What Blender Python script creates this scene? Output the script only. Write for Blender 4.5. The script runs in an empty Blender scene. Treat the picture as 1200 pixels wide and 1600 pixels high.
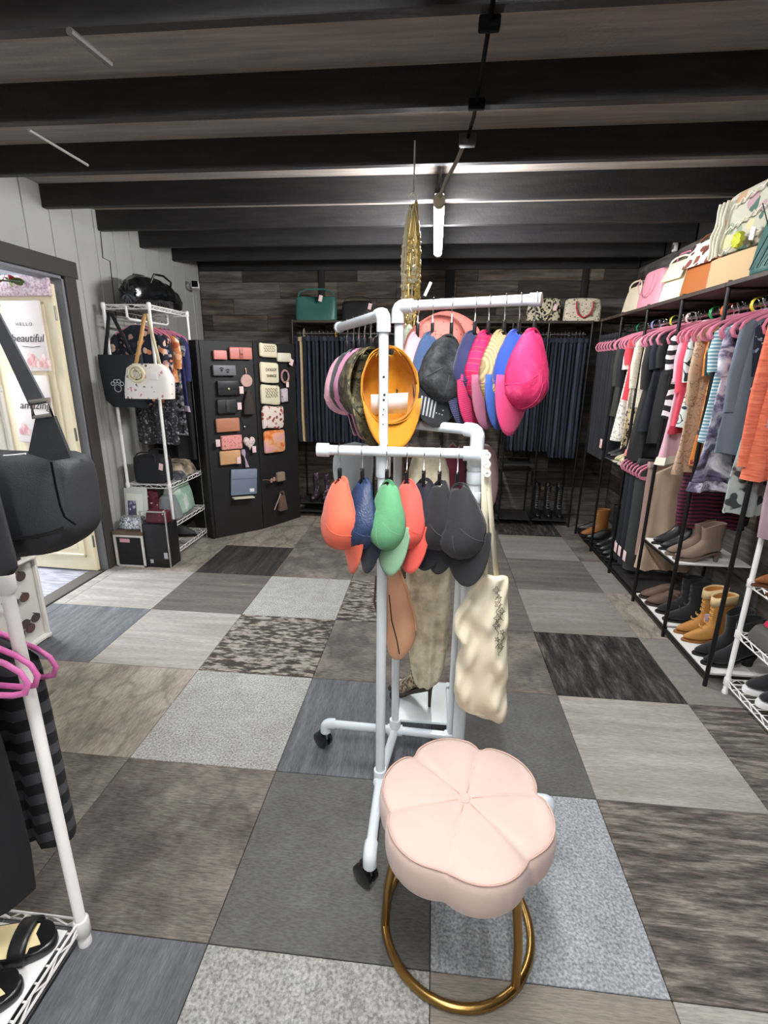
import bpy, bmesh, math, random
from mathutils import Vector, Matrix, Euler
random.seed(11)
S = bpy.context.scene
COL = S.collection
PI = math.pi

# ------------------------------------------------------------------ camera
FPX, PITCH, YAW, ROLL, CAMH = 770.25, 0.2850, 0.0955, 0.0113, 1.5277
_fw = Vector((-math.sin(YAW) * math.cos(PITCH), math.cos(YAW) * math.cos(PITCH), -math.sin(PITCH)))
_r0 = Vector((math.cos(YAW), math.sin(YAW), 0))
_u0 = _r0.cross(_fw)
_r = _r0 * math.cos(ROLL) + _u0 * math.sin(ROLL)
_u = -_r0 * math.sin(ROLL) + _u0 * math.cos(ROLL)
cd = bpy.data.cameras.new('camera')
cd.sensor_fit = 'HORIZONTAL'; cd.sensor_width = 36.0; cd.lens = FPX / 1200 * 36
cd.clip_start = 0.02; cd.clip_end = 60
cam = bpy.data.objects.new('camera', cd); COL.objects.link(cam)
m = Matrix.Identity(4)
for i in range(3):
    m[i][0] = _r[i]; m[i][1] = _u[i]; m[i][2] = -_fw[i]
m[2][3] = CAMH
cam.matrix_world = m
S.camera = cam

# ------------------------------------------------------------------ world and exposure
w = bpy.data.worlds.new('world'); S.world = w; w.use_nodes = True
w.node_tree.nodes['Background'].inputs[0].default_value = (0.75, 0.85, 1.0, 1)
w.node_tree.nodes['Background'].inputs[1].default_value = 0.6
S.view_settings.view_transform = 'Standard'
S.view_settings.look = 'None'
S.view_settings.gamma = 1.0
S.view_settings.use_curve_mapping = False
S.view_settings.exposure = 0.80
TUBE_POWER = 140.0        # emission of the ceiling tubes

# pixel -> point helpers (photo frame 1200 x 1600), used to read places off the photograph
def ray(x, y): return _fw + _r * ((x - 600) / FPX) - _u * ((y - 800) / FPX)
CAM = Vector((0, 0, CAMH))
def onz(x, y, z=0.0): d = ray(x, y); return CAM + d * ((z - CAMH) / d.z)
def onx(x, y, X): d = ray(x, y); return CAM + d * (X / d.x)
def ony(x, y, Y): d = ray(x, y); return CAM + d * (Y / d.y)
def onplane(x, y, a, b, off=0.0):
    n = Vector((b[1] - a[1], -(b[0] - a[0]), 0)).normalized(); d = ray(x, y)
    a3 = Vector((a[0], a[1], 0)) + n * off
    return CAM + d * ((a3 - CAM).dot(n) / d.dot(n))

# ------------------------------------------------------------------ materials
def lin(h):
    h = h.lstrip('#'); o = []
    for k in (0, 2, 4):
        c = int(h[k:k + 2], 16) / 255
        o.append(c / 12.92 if c <= .04045 else ((c + .055) / 1.055) ** 2.4)
    return (o[0], o[1], o[2], 1)
MATS = {}
def _base(name, rough, metal, spec=None):
    mt = bpy.data.materials.new(name); mt.use_nodes = True
    nt = mt.node_tree; b = nt.nodes['Principled BSDF']
    b.inputs['Roughness'].default_value = rough; b.inputs['Metallic'].default_value = metal
    if spec is not None: b.inputs['Specular IOR Level'].default_value = spec
    return mt, nt, b
def _vec(nt, ms, rnd, coord='Object', rot=(0, 0, 0)):
    tc = nt.nodes.new('ShaderNodeTexCoord'); mp = nt.nodes.new('ShaderNodeMapping')
    mp.inputs['Scale'].default_value = ms; mp.inputs['Rotation'].default_value = rot
    src = tc.outputs[coord]
    if rnd:
        oi = nt.nodes.new('ShaderNodeObjectInfo'); vm = nt.nodes.new('ShaderNodeVectorMath'); vm.operation = 'SCALE'
        cx = nt.nodes.new('ShaderNodeCombineXYZ')
        for k in range(3): nt.links.new(oi.outputs['Random'], cx.inputs[k])
        nt.links.new(cx.outputs[0], vm.inputs[0]); vm.inputs['Scale'].default_value = 7.3
        va = nt.nodes.new('ShaderNodeVectorMath'); nt.links.new(src, va.inputs[0]); nt.links.new(vm.outputs[0], va.inputs[1])
        src = va.outputs[0]
    nt.links.new(src, mp.inputs['Vector'])
    return mp.outputs['Vector']
def _bump(nt, b, amt, scale, vec=None, dist=.004):
    n = nt.nodes.new('ShaderNodeTexNoise'); n.inputs['Scale'].default_value = scale; n.inputs['Detail'].default_value = 3
    tc = nt.nodes.new('ShaderNodeTexCoord')
    nt.links.new(vec if vec is not None else tc.outputs['Object'], n.inputs['Vector'])
    bp = nt.nodes.new('ShaderNodeBump'); bp.inputs['Strength'].default_value = amt; bp.inputs['Distance'].default_value = dist
    nt.links.new(n.outputs['Fac'], bp.inputs['Height']); nt.links.new(bp.outputs[0], b.inputs['Normal'])
def M(col, rough=.75, metal=0.0, bump=0.0, bscale=120, spec=None, sheen=0, coat=0, var=0.0, vs=6, emit=0, alpha=None, trans=0):
    key = ('M', col, rough, metal, bump, bscale, spec, sheen, coat, var, vs, emit, trans)
    if key in MATS: return MATS[key]
    mt, nt, b = _base('plain_' + col.strip('#'), rough, metal, spec)
    c = lin(col); b.inputs['Base Color'].default_value = c
    if sheen: b.inputs['Sheen Weight'].default_value = sheen
    if coat: b.inputs['Coat Weight'].default_value = coat
    if trans: b.inputs['Transmission Weight'].default_value = trans
    if emit:
        b.inputs['Emission Color'].default_value = c; b.inputs['Emission Strength'].default_value = emit
    if var:
        n = nt.nodes.new('ShaderNodeTexNoise'); n.inputs['Scale'].default_value = vs; n.inputs['Detail'].default_value = 4
        nt.links.new(_vec(nt, (1, 1, 1), True), n.inputs['Vector'])
        r = nt.nodes.new('ShaderNodeValToRGB'); e = r.color_ramp.elements
        e[0].position = .3; e[0].color = tuple(x * (1 - var) for x in c[:3]) + (1,)
        e[1].position = .7; e[1].color = tuple(min(1, x * (1 + var)) for x in c[:3]) + (1,)
        nt.links.new(n.outputs['Fac'], r.inputs[0]); nt.links.new(r.outputs[0], b.inputs['Base Color'])
    if bump: _bump(nt, b, bump, bscale)
    MATS[key] = mt; return mt
def MR(name, stops, tex='noise', scale=5, ms=(1, 1, 1), detail=4, interp='LINEAR', rough=.85, bump=0, bscale=200,
       metal=0, rnd=True, dist=0, rot=(0, 0, 0), spec=None, rrough=.6):
    if name in MATS: return MATS[name]
    mt, nt, b = _base(name, rough, metal, spec)
    v = _vec(nt, ms, rnd, rot=rot)
    if tex == 'noise':
        t = nt.nodes.new('ShaderNodeTexNoise'); t.inputs['Scale'].default_value = scale; t.inputs['Detail'].default_value = detail
        t.inputs['Roughness'].default_value = rrough; t.inputs['Distortion'].default_value = dist; out = t.outputs['Fac']
    elif tex == 'voronoi':
        t = nt.nodes.new('ShaderNodeTexVoronoi'); t.inputs['Scale'].default_value = scale; out = t.outputs['Distance']
    elif tex == 'crack':
        t = nt.nodes.new('ShaderNodeTexVoronoi'); t.feature = 'DISTANCE_TO_EDGE'; t.inputs['Scale'].default_value = scale; out = t.outputs['Distance']
    else:
        t = nt.nodes.new('ShaderNodeTexWave'); t.inputs['Scale'].default_value = scale; t.inputs['Distortion'].default_value = dist
        t.bands_direction = {'wavex': 'X', 'wavey': 'Y', 'wavez': 'Z'}[tex]; out = t.outputs['Fac']
    nt.links.new(v, t.inputs['Vector'])
    r = nt.nodes.new('ShaderNodeValToRGB'); r.color_ramp.interpolation = interp
    e = r.color_ramp.elements
    while len(e) < len(stops): e.new(.5)
    for k, (p, c) in enumerate(stops): e[k].position = p; e[k].color = lin(c)
    nt.links.new(out, r.inputs[0]); nt.links.new(r.outputs[0], b.inputs['Base Color'])
    if bump: _bump(nt, b, bump, bscale)
    MATS[name] = mt; return mt
def MF(name, base, cols, scale=25, thr=.38, rough=.8, metal=0, scale2=None):
    """printed cloth: blobs of several colours on a ground"""
    if name in MATS: return MATS[name]
    mt, nt, b = _base(name, rough, metal)
    v = _vec(nt, (1, 1, 1), True)
    n = nt.nodes.new('ShaderNodeTexNoise'); n.inputs['Scale'].default_value = scale * 1.5
    nt.links.new(v, n.inputs['Vector'])
    mx = nt.nodes.new('ShaderNodeMix'); mx.data_type = 'VECTOR'; mx.inputs['Factor'].default_value = .03
    nt.links.new(v, mx.inputs[4]); nt.links.new(n.outputs['Color'], mx.inputs[5])
    t = nt.nodes.new('ShaderNodeTexVoronoi'); t.inputs['Scale'].default_value = scale
    nt.links.new(mx.outputs[1], t.inputs['Vector'])
    sx = nt.nodes.new('ShaderNodeSeparateColor'); nt.links.new(t.outputs['Color'], sx.inputs[0])
    r = nt.nodes.new('ShaderNodeValToRGB'); r.color_ramp.interpolation = 'CONSTANT'; e = r.color_ramp.elements
    while len(e) < len(cols): e.new(.5)
    for k, c in enumerate(cols): e[k].position = k / len(cols); e[k].color = lin(c)
    nt.links.new(sx.outputs[0], r.inputs[0])
    st = nt.nodes.new('ShaderNodeMath'); st.operation = 'LESS_THAN'; st.inputs[1].default_value = thr
    nt.links.new(t.outputs['Distance'], st.inputs[0])
    m2 = nt.nodes.new('ShaderNodeMix'); m2.data_type = 'RGBA'
    nt.links.new(st.outputs[0], m2.inputs['Factor']); m2.inputs[6].default_value = lin(base)
    nt.links.new(r.outputs[0], m2.inputs[7]); nt.links.new(m2.outputs[2], b.inputs['Base Color'])
    MATS[name] = mt; return mt
def EMIT(name, col, strength):
    mt = bpy.data.materials.new(name); mt.use_nodes = True; nt = mt.node_tree
    b = nt.nodes['Principled BSDF']; b.inputs['Base Color'].default_value = lin(col)
    b.inputs['Emission Color'].default_value = lin(col); b.inputs['Emission Strength'].default_value = strength
    return mt

# ------------------------------------------------------------------ mesh building
def deg(a): return math.radians(a)
class MB:
    def __init__(s): s.v = []; s.f = []
    def add(s, vs, fs, mx=None):
        o = len(s.v)
        s.v += [tuple(mx @ Vector(p)) if mx else tuple(p) for p in vs]
        s.f += [tuple(i + o for i in q) for q in fs]; return s
    def box(s, x0, x1, y0, y1, z0, z1, mx=None):
        vs = [(x, y, z) for z in (z0, z1) for y in (y0, y1) for x in (x0, x1)]
        return s.add(vs, [(0, 2, 3, 1), (4, 5, 7, 6), (0, 1, 5, 4), (2, 6, 7, 3), (0, 4, 6, 2), (1, 3, 7, 5)], mx)
    def rbox(s, c, size, r=.01, seg=2, mx=None):
        bm = bmesh.new(); bmesh.ops.create_cube(bm, size=1)
        for q in bm.verts: q.co = Vector((q.co.x * size[0] + c[0], q.co.y * size[1] + c[1], q.co.z * size[2] + c[2]))
        bmesh.ops.bevel(bm, geom=list(bm.edges), offset=min(r, min(size) * .49), segments=seg, affect='EDGES', profile=.5)
        bm.verts.index_update()
        s.add([q.co.copy() for q in bm.verts], [[q.index for q in f.verts] for f in bm.faces], mx); bm.free(); return s
    def loft(s, rings, cap0=True, cap1=True, closed=True, mx=None):
        n = len(rings[0]); vs = [p for r_ in rings for p in r_]; fs = []
        for i in range(len(rings) - 1):
            for j in range(n if closed else n - 1):
                a = i * n + j; b_ = i * n + (j + 1) % n
                fs.append((a, b_, b_ + n, a + n))
        if cap0: fs.append(tuple(range(n - 1, -1, -1)))
        if cap1: fs.append(tuple(range((len(rings) - 1) * n, len(rings) * n)))
        return s.add(vs, fs, mx)
    def tube(s, pts, r, n=8, closed=False, caps=True, flat=1.0, mx=None):
        P = [Vector(p) for p in pts]; N = len(P); rs = r if isinstance(r, (list, tuple)) else [r] * N
        rings = []; up = None
        for i in range(N):
            if closed: t = (P[(i + 1) % N] - P[i - 1])
            else: t = P[min(i + 1, N - 1)] - P[max(i - 1, 0)]
            t.normalize()
            if up is None:
                up = Vector((0, 0, 1)) if abs(t.z) < .9 else Vector((0, 1, 0))
            up = (up - t * up.dot(t))
            if up.length < 1e-5: up = t.orthogonal()
            up.normalize(); sd = t.cross(up)
            rings.append([P[i] + (sd * math.cos(2 * PI * k / n) * flat + up * math.sin(2 * PI * k / n)) * rs[i] for k in range(n)])
        if closed: rings.append(rings[0])
        return s.loft(rings, caps and not closed, caps and not closed, mx=mx)
    def cyl(s, a, b, r, n=12, r2=None, mx=None): return s.tube([a, b], [r, r if r2 is None else r2], n, mx=mx)
    def lathe(s, prof, n=20, mx=None):
        return s.loft([[(r_ * math.cos(2 * PI * k / n), r_ * math.sin(2 * PI * k / n), z) for k in range(n)] for r_, z in prof], mx=mx)
    def grid(s, fn, nu, nv, mx=None):
        vs = [fn(i / nu, j / nv) for j in range(nv + 1) for i in range(nu + 1)]; k = nu + 1
        return s.add(vs, [(j * k + i, j * k + i + 1, (j + 1) * k + i + 1, (j + 1) * k + i) for j in range(nv) for i in range(nu)], mx)
    def build(s, name, mat, parent=None, world=False, smooth=40, sub=0, solid=0, loc=None, rot=None, kind=None, label=None):
        me = bpy.data.meshes.new(name); me.from_pydata([tuple(p) for p in s.v], [], s.f); me.update()
        bm = bmesh.new(); bm.from_mesh(me); bmesh.ops.recalc_face_normals(bm, faces=bm.faces)
        if smooth:
            for f in bm.faces: f.smooth = True
            ang = math.radians(smooth)
            for e in bm.edges:
                if len(e.link_faces) == 2 and e.calc_face_angle(0) > ang: e.smooth = False
        bm.to_mesh(me); bm.free()
        o = bpy.data.objects.new(name, me); COL.objects.link(o)
        if mat: me.materials.append(mat)
        if solid:
            q = o.modifiers.new('s', 'SOLIDIFY'); q.thickness = solid; q.offset = 0
        if sub:
            q = o.modifiers.new('u', 'SUBSURF'); q.levels = sub; q.render_levels = sub
        if parent:
            o.parent = parent
            if world: o.location = -parent.location
        if loc is not None: o.location = loc
        if rot is not None: o.rotation_euler = rot
        if kind: o['kind'] = kind
        if label: o['label'] = label
        return o
def thing(name, label, cat, loc=(0, 0, 0), rot=(0, 0, 0), group=None):
    o = bpy.data.objects.new(name, None); COL.objects.link(o); o.empty_display_size = .05
    o.location = loc; o.rotation_euler = rot; o['label'] = label; o['category'] = cat
    if group: o['group'] = group
    return o
def tag(o, label, cat, group=None):
    o['label'] = label; o['category'] = cat
    if group: o['group'] = group
    return o
def struct(name, mb, mat, smooth=0):
    o = mb.build(name, mat, smooth=smooth); o['kind'] = 'structure'; return o
def dup(root, loc, rot=None, label=None, scale=None):
    r_ = root.copy(); COL.objects.link(r_); r_.location = loc
    if rot is not None: r_.rotation_euler = rot
    if scale: r_.scale = scale
    if label: r_['label'] = label
    for ch in list(root.children):
        c = ch.copy(); COL.objects.link(c); c.parent = r_
        for g in ch.children:
            d = g.copy(); COL.objects.link(d); d.parent = c
    return r_
def link_copy(src, parent, loc, name=None, rot=None):
    c = src.copy(); COL.objects.link(c); c.parent = parent; c.location = loc
    if rot is not None: c.rotation_euler = rot
    return c
def text_mb(body, size, shear=0.0, extrude=.0006, bold=0.0):
    cu = bpy.data.curves.new('t', 'FONT'); cu.body = body; cu.size = size; cu.shear = shear; cu.extrude = extrude
    cu.align_x = 'CENTER'; cu.align_y = 'CENTER'; cu.resolution_u = 3; cu.offset = bold
    o = bpy.data.objects.new('t', cu); COL.objects.link(o)
    dg = bpy.context.evaluated_depsgraph_get(); dg.update()
    me = bpy.data.meshes.new_from_object(o.evaluated_get(dg))
    mb = MB(); mb.add([v.co.copy() for v in me.vertices], [tuple(p.vertices) for p in me.polygons])
    bpy.data.objects.remove(o); bpy.data.curves.remove(cu); bpy.data.meshes.remove(me)
    return mb
def arc(c, r, a0, a1, n, ax=0, ay=2):
    out = []
    for k in range(n + 1):
        a = a0 + (a1 - a0) * k / n; p = [c[0], c[1], c[2]]; p[ax] += r * math.cos(a); p[ay] += r * math.sin(a); out.append(tuple(p))
    return out

# common materials
PVC = M('#e6eef2', .35, coat=.3, bump=.02, bscale=30)
WHITE_METAL = M('#f2f0ea', .4)
BLACK_METAL = M('#1b1a1a', .4, .4)
CHROME = M('#c8c8c8', .22, 1.0)
GOLD = M('#a5834c', .3, 1.0)
BLACK_CLOTH = M('#17171a', .85, bump=.25, bscale=250)
PINK_VELVET = M('#d87f96', .75, sheen=.3)
TAG_PAPER = M('#f3d3cf', .8)
WHITE_PAPER = M('#f5f2ec', .8)

# ================================================================== THE SETTING
XL, XR, YF, YB, ZC = -2.47, 1.90, 5.37, -2.4, 2.46
TS = .6096; TX, TY = -1.781, 3.966

# floor and carpet tiles -------------------------------------------------
fl = MB(); fl.box(XL - .02, XR + .02, YB, YF + .02, -.06, -.008)
floor = struct('floor', fl, M('#2a2927', .95))
def CARPET(name, stops, scale, ms, fine=.35, fms=(1, 1, 1), fscale=170, dist=0.0, detail=5, rrough=.6, crack=None):
    mt, nt, b = _base(name, 1.0, 0, .1)
    v = _vec(nt, ms, True)
    t = nt.nodes.new('ShaderNodeTexNoise'); t.inputs['Scale'].default_value = scale; t.inputs['Detail'].default_value = detail
    t.inputs['Roughness'].default_value = rrough; t.inputs['Distortion'].default_value = dist
    nt.links.new(v, t.inputs['Vector'])
    r = nt.nodes.new('ShaderNodeValToRGB'); e = r.color_ramp.elements
    while len(e) < len(stops): e.new(.5)
    for k, (p, c) in enumerate(stops): e[k].position = p; e[k].color = lin(c)
    nt.links.new(t.outputs['Fac'], r.inputs[0])
    base = r.outputs[0]
    if crack:
        cs, cms, wd, dk = crack
        v0 = _vec(nt, cms, True); wn = nt.nodes.new('ShaderNodeTexNoise'); wn.inputs['Scale'].default_value = 7; wn.inputs['Detail'].default_value = 4
        nt.links.new(v0, wn.inputs['Vector'])
        wm = nt.nodes.new('ShaderNodeMix'); wm.data_type = 'VECTOR'; wm.inputs['Factor'].default_value = .16
        nt.links.new(v0, wm.inputs[4]); nt.links.new(wn.outputs['Color'], wm.inputs[5])
        vo = nt.nodes.new('ShaderNodeTexVoronoi'); vo.feature = 'DISTANCE_TO_EDGE'; vo.inputs['Scale'].default_value = cs
        nt.links.new(wm.outputs[1], vo.inputs['Vector'])
        cr = nt.nodes.new('ShaderNodeMapRange'); cr.inputs['From Min'].default_value = 0; cr.inputs['From Max'].default_value = wd
        cr.inputs['To Min'].default_value = dk; cr.inputs['To Max'].default_value = 1
        nt.links.new(vo.outputs['Distance'], cr.inputs['Value'])
        cm = nt.nodes.new('ShaderNodeMix'); cm.data_type = 'RGBA'; cm.blend_type = 'MULTIPLY'; cm.inputs['Factor'].default_value = 1
        nt.links.new(base, cm.inputs[6]); nt.links.new(cr.outputs[0], cm.inputs[7]); base = cm.outputs[2]
    f = nt.nodes.new('ShaderNodeTexNoise'); f.inputs['Scale'].default_value = fscale; f.inputs['Detail'].default_value = 2
    nt.links.new(_vec(nt, fms, True), f.inputs['Vector'])
    mr = nt.nodes.new('ShaderNodeMapRange'); mr.inputs['From Min'].default_value = .3; mr.inputs['From Max'].default_value = .7
    mr.inputs['To Min'].default_value = 1 - fine; mr.inputs['To Max'].default_value = 1 + fine
    nt.links.new(f.outputs['Fac'], mr.inputs['Value'])
    mx = nt.nodes.new('ShaderNodeMix'); mx.data_type = 'RGBA'; mx.blend_type = 'MULTIPLY'; mx.inputs['Factor'].default_value = 1
    nt.links.new(base, mx.inputs[6]); nt.links.new(mr.outputs[0], mx.inputs[7]); nt.links.new(mx.outputs[2], b.inputs['Base Color'])
    bp = nt.nodes.new('ShaderNodeBump'); bp.inputs['Strength'].default_value = .5; bp.inputs['Distance'].default_value = .003
    nt.links.new(f.outputs['Fac'], bp.inputs['Height']); nt.links.new(bp.outputs[0], b.inputs['Normal'])
    return mt
LX_, LY_ = (.25, 2.2, 1), (2.2, .25, 1)      # loop rows running along x or along y
C_ = {
 'L': CARPET('carpet_light_speckle', [(.3, '#93938c'), (.7, '#a5a6a0')], 12, (1, 1, 1), .42, fscale=130),
 'LB': CARPET('carpet_blue_speckle', [(.3, '#8d9193'), (.7, '#a0a4a6')], 12, (1, 1, 1), .42, fscale=130),
 'S': CARPET('carpet_silver_streak', [(.3, '#8d8980'), (.5, '#9c988f'), (.7, '#aca89f')], 8, LX_, .18, LX_, 120, detail=6),
 'D': CARPET('carpet_charcoal', [(.35, '#333130'), (.6, '#45423f'), (.75, '#5c5854')], 9, LY_, .3, LY_, 130, detail=6),
 'B': CARPET('carpet_brown_grey', [(.3, '#58534d'), (.55, '#69645c'), (.75, '#787268')], 7, LX_, .2, LX_, 130, detail=6),
 'G': CARPET('carpet_mid_grey', [(.3, '#595956'), (.55, '#646461'), (.75, '#6e6e6a')], 5, (1, 1, 1), .2, (.4, 1.6, 1), 150),
 'GL': CARPET('carpet_pale_grey', [(.3, '#7a776e'), (.55, '#86837a'), (.75, '#918e85')], 7, LX_, .18, LX_, 140),
 'T': CARPET('carpet_tan_crackle', [(.32, '#7d756a'), (.46, '#91887b'), (.56, '#9c9386'), (.7, '#a69d91')], 5, (1.5, .9, 1), .22, LY_, 130, detail=5, crack=(5.5, (1.4, .7, 1), .10, .74)),
 'TB': CARPET('carpet_brown_crackle', [(.32, '#5d5750'), (.46, '#6c655d'), (.56, '#7a736a'), (.72, '#887f75')], 5, (1, 1.1, 1), .3, LX_, 130, detail=5, crack=(5, (1.2, .8, 1), .13, .78)),
 'Z': CARPET('carpet_broken_bars', [(.42, '#3f3a35'), (.50, '#665f57'), (.58, '#979085')], 26, (.6, 1.8, 1), .25, LX_, 130, detail=5),
 'ZB': CARPET('carpet_brown_strand', [(.36, '#4b4640'), (.5, '#665f57'), (.64, '#8b8379')], 20, (.35, 2.4, 1), .3, LX_, 130, detail=5),
 'K': CARPET('carpet_black_streak', [(.38, '#282726'), (.55, '#403e3c'), (.72, '#67635d')], 12, (2.6, .5, 1), .3, LY_, 130, dist=.3, detail=6),
 'N': CARPET('carpet_slate_blue', [(.3, '#5d5f62'), (.55, '#6c6e71'), (.75, '#7d7f82')], 14, LY_, .22, LY_, 130, detail=6),
 'P': CARPET('carpet_tan_pinstripe', [(.3, '#7d766c'), (.6, '#91887c'), (.8, '#9d9589')], 9, (.1, 4, 1), .2, LX_, 130),
}
TILES = {
 -3: 'TB T T TB K T TB G T', -2: 'T TB T T TB T K TB T', -1: 'TB T T TB T G GL TB G', 0: 'S T D TB TB B B GL B',
 1: 'S S B L Z B GL T G', 2: 'N N S Z TB TB K GL B', 3: 'T T T L N G S ZB K', 4: 'Z ZB TB TB G LB ZB S TB',
 5: 'G T G N L P S K L', 6: 'L K S T B N L G T', 7: 'T L D S N TB L S G', 8: 'S N B T L K S T L', 9: 'N S T K B L G TB S'}
tile_me = MB().rbox((0, 0, -.004), (TS - .0025, TS - .0025, .008), .0015, 1)
first = None
for j, row in TILES.items():
    for i, ty in enumerate(row.split()):
        x0 = TX + TS * (i - 2); x1 = x0 + TS; y1 = TY - TS * j; y0 = y1 - TS
        cx0, cx1, cy0, cy1 = max(x0, XL), min(x1, XR), max(y0, YB), min(y1, YF)
        if cx1 - cx0 < .03 or cy1 - cy0 < .03: continue
        full = abs((cx1 - cx0) - TS) < 1e-3 and abs((cy1 - cy0) - TS) < 1e-3
        if full and first:
            o = first.copy(); COL.objects.link(o)
        else:
            o = MB().rbox((0, 0, -.004), (cx1 - cx0 - .0025, cy1 - cy0 - .0025, .008), .0015, 1).build('carpet_tile', C_['L'], smooth=0)
            if full: first = o
        o.parent = floor; o.location = ((cx0 + cx1) / 2, (cy0 + cy1) / 2, 0)
        o.material_slots[0].link = 'OBJECT'; o.material_slots[0].material = C_[ty]

# left wall: grey grooved boards, with a door opening ---------------------
DY0, DY1, DZ = 2.40, 3.335, 2.085
wl = MB(); wl.box(XL - .12, XL - .014, YB, DY0, -.06, 2.75); wl.box(XL - .12, XL - .014, DY1, YF + .02, -.06, 2.75); wl.box(XL - .12, XL - .014, DY0, DY1, DZ, 2.75)
wall_left = struct('wall_left', wl, M('#3a3a39', .9))
WB = M('#a3a39c', .75, bump=.12, bscale=40, var=.05, vs=3)
y = YB + .05; k = 0
while y < YF - .01:
    y1 = min(y + .2175, YF)
    a, b = y + .003, y1 - .003
    if b > DY0 and a < DY1: MB().rbox((XL - .007, (a + b) / 2, (DZ + 2.75) / 2), (.014, b - a, 2.75 - DZ), .003, 1).build('wall_board', WB, wall_left, smooth=0)
    hz = DZ if b > DY0 else 2.75
    if a < DY0: MB().rbox((XL - .007, (a + min(b, DY0)) / 2, hz / 2), (.014, min(b, DY0) - a, hz), .003, 1).build('wall_board', WB, wall_left, smooth=0)
    hz = DZ if a < DY1 else 2.75
    if b > DY1: MB().rbox((XL - .007, (max(a, DY1) + b) / 2, hz / 2), (.014, b - max(a, DY1), hz), .003, 1).build('wall_board', WB, wall_left, smooth=0)
    y = y1
# door casing (charcoal) and jamb (slate)
tr = MB(); tr.rbox((XL + .008, DY1 + .052, (DZ + .1) / 2), (.022, .105, DZ + .1), .004, 1)
tr.rbox((XL + .008, DY0 - .052, (DZ + .1) / 2), (.022, .105, DZ + .1), .004, 1)
tr.rbox((XL + .010, (DY0 + DY1) / 2, DZ + .05), (.026, DY1 - DY0 + .25, .105), .004, 1)
struct('trim_1', tr, M('#3b3835', .7, bump=.15, bscale=60))
jb = MB(); jb.box(XL - .13, XL + .002, DY1 - .02, DY1 + .002, 0, DZ); jb.box(XL - .13, XL + .002, DY0 - .002, DY0 + .02, 0, DZ); jb.box(XL - .13, XL + .002, DY0, DY1, DZ - .02, DZ + .002)
struct('trim_2', jb, M('#77797d', .6))
th = MB(); th.rbox((XL - .06, (DY0 + DY1) / 2, .001), (.11, DY1 - DY0, .014), .004, 1)
struct('trim_3', th, M('#4b4540', .6))
# open cream door with moulded panels
dA, dB = Vector((XL - .04, DY1 - .035, 0)), Vector((XL - .04 - .60, DY1 - .005, 0))
ang = math.atan2((dB - dA).y, (dB - dA).x)
DOORM = M('#e9dcb8', .5, bump=.05, bscale=30)
door = MB().rbox((.3, .018, 1.02), (.60, .034, 2.02), .003, 1).build('door_1', DOORM, smooth=0)
door.location = dA; door.rotation_euler = (0, 0, ang); door['kind'] = 'structure'
for z0, z1 in ((.12, .62), (.72, 1.92)):
    p = MB()
    for (a, b, c, d) in ((.07, .53, z0, z0 + .022), (.07, .53, z1 - .022, z1), (.07, .092, z0, z1), (.508, .53, z0, z1)):
        p.rbox(((a + b) / 2, .037, (c + d) / 2), (b - a, .014, d - c), .004, 1)
    p.rbox((.3, .035, (z0 + z1) / 2), (.34, .008, z1 - z0 - .12), .004, 1)
    p.build('panel_moulding', DOORM, door, smooth=0)
for z in (.25, 1.05, 1.85):
    MB().cyl((-.006, .036, z - .045), (-.006, .036, z + .045), .007, 10).build('hinge', M('#8d867a', .35, .9), door)
# the bright room beyond the door
ob = MB(); ob.box(-6.2, XL - .015, .2, 6.2, -.06, -.004)
other_floor = struct('floor_side_room', ob, MR('side_room_floor', [(.3, '#6b6a70'), (.5, '#8d8d96'), (.7, '#a9abb3')], scale=7, ms=(1, 6, 1), rough=.7, detail=6))
ow = MB(); ow.box(-6.3, -6.2, .1, 6.3, 0, 2.75); ow.box(-6.2, XL - .12, 6.2, 6.3, 0, 2.75); ow.box(-6.2, XL - .12, .1, .2, 0, 2.75)
struct('wall_side_room', ow, M('#e6e8ea', .8))
oc = MB(); oc.box(-6.3, XL - .12, .1, 6.3, 2.6, 2.7)
struct('ceiling_side_room', oc, M('#e8e8e6', .8))

# far and right walls clad in rustic planks -------------------------------
PLANK = MR('rustic_plank', [(.25, '#2e2822'), (.42, '#4a4138'), (.58, '#665c4f'), (.78, '#857a6a')], scale=3.0, ms=(1, 1, 9), rough=.8, bump=.3, bscale=60, detail=8, dist=.4)
PLANKD = MR('rustic_plank_dark', [(.25, '#211d1a'), (.45, '#342e29'), (.7, '#4d453c')], scale=3.0, ms=(1, 1, 9), rough=.8, bump=.3, bscale=60, detail=8, dist=.4)
PLANKG = MR('rustic_plank_grey', [(.25, '#3a3733'), (.45, '#585450'), (.7, '#7d7973')], scale=3.0, ms=(1, 1, 9), rough=.8, bump=.3, bscale=60, detail=8, dist=.4)
wf = MB(); wf.box(XL - .1, XR + .1, YF + .012, YF + .12, -.06, 2.75)
wall_far = struct('wall_far', wf, M('#15120f', .9))
wr = MB(); wr.box(XR + .012, XR + .12, YB, YF, -.06, 2.75)
wall_right = struct('wall_right', wr, M('#15120f', .9))
wb = MB(); wb.box(XL - .1, XR + .1, YB - .1, YB, -.06, 2.75)
struct('wall_back', wb, M('#8f8f8a', .8))
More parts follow.
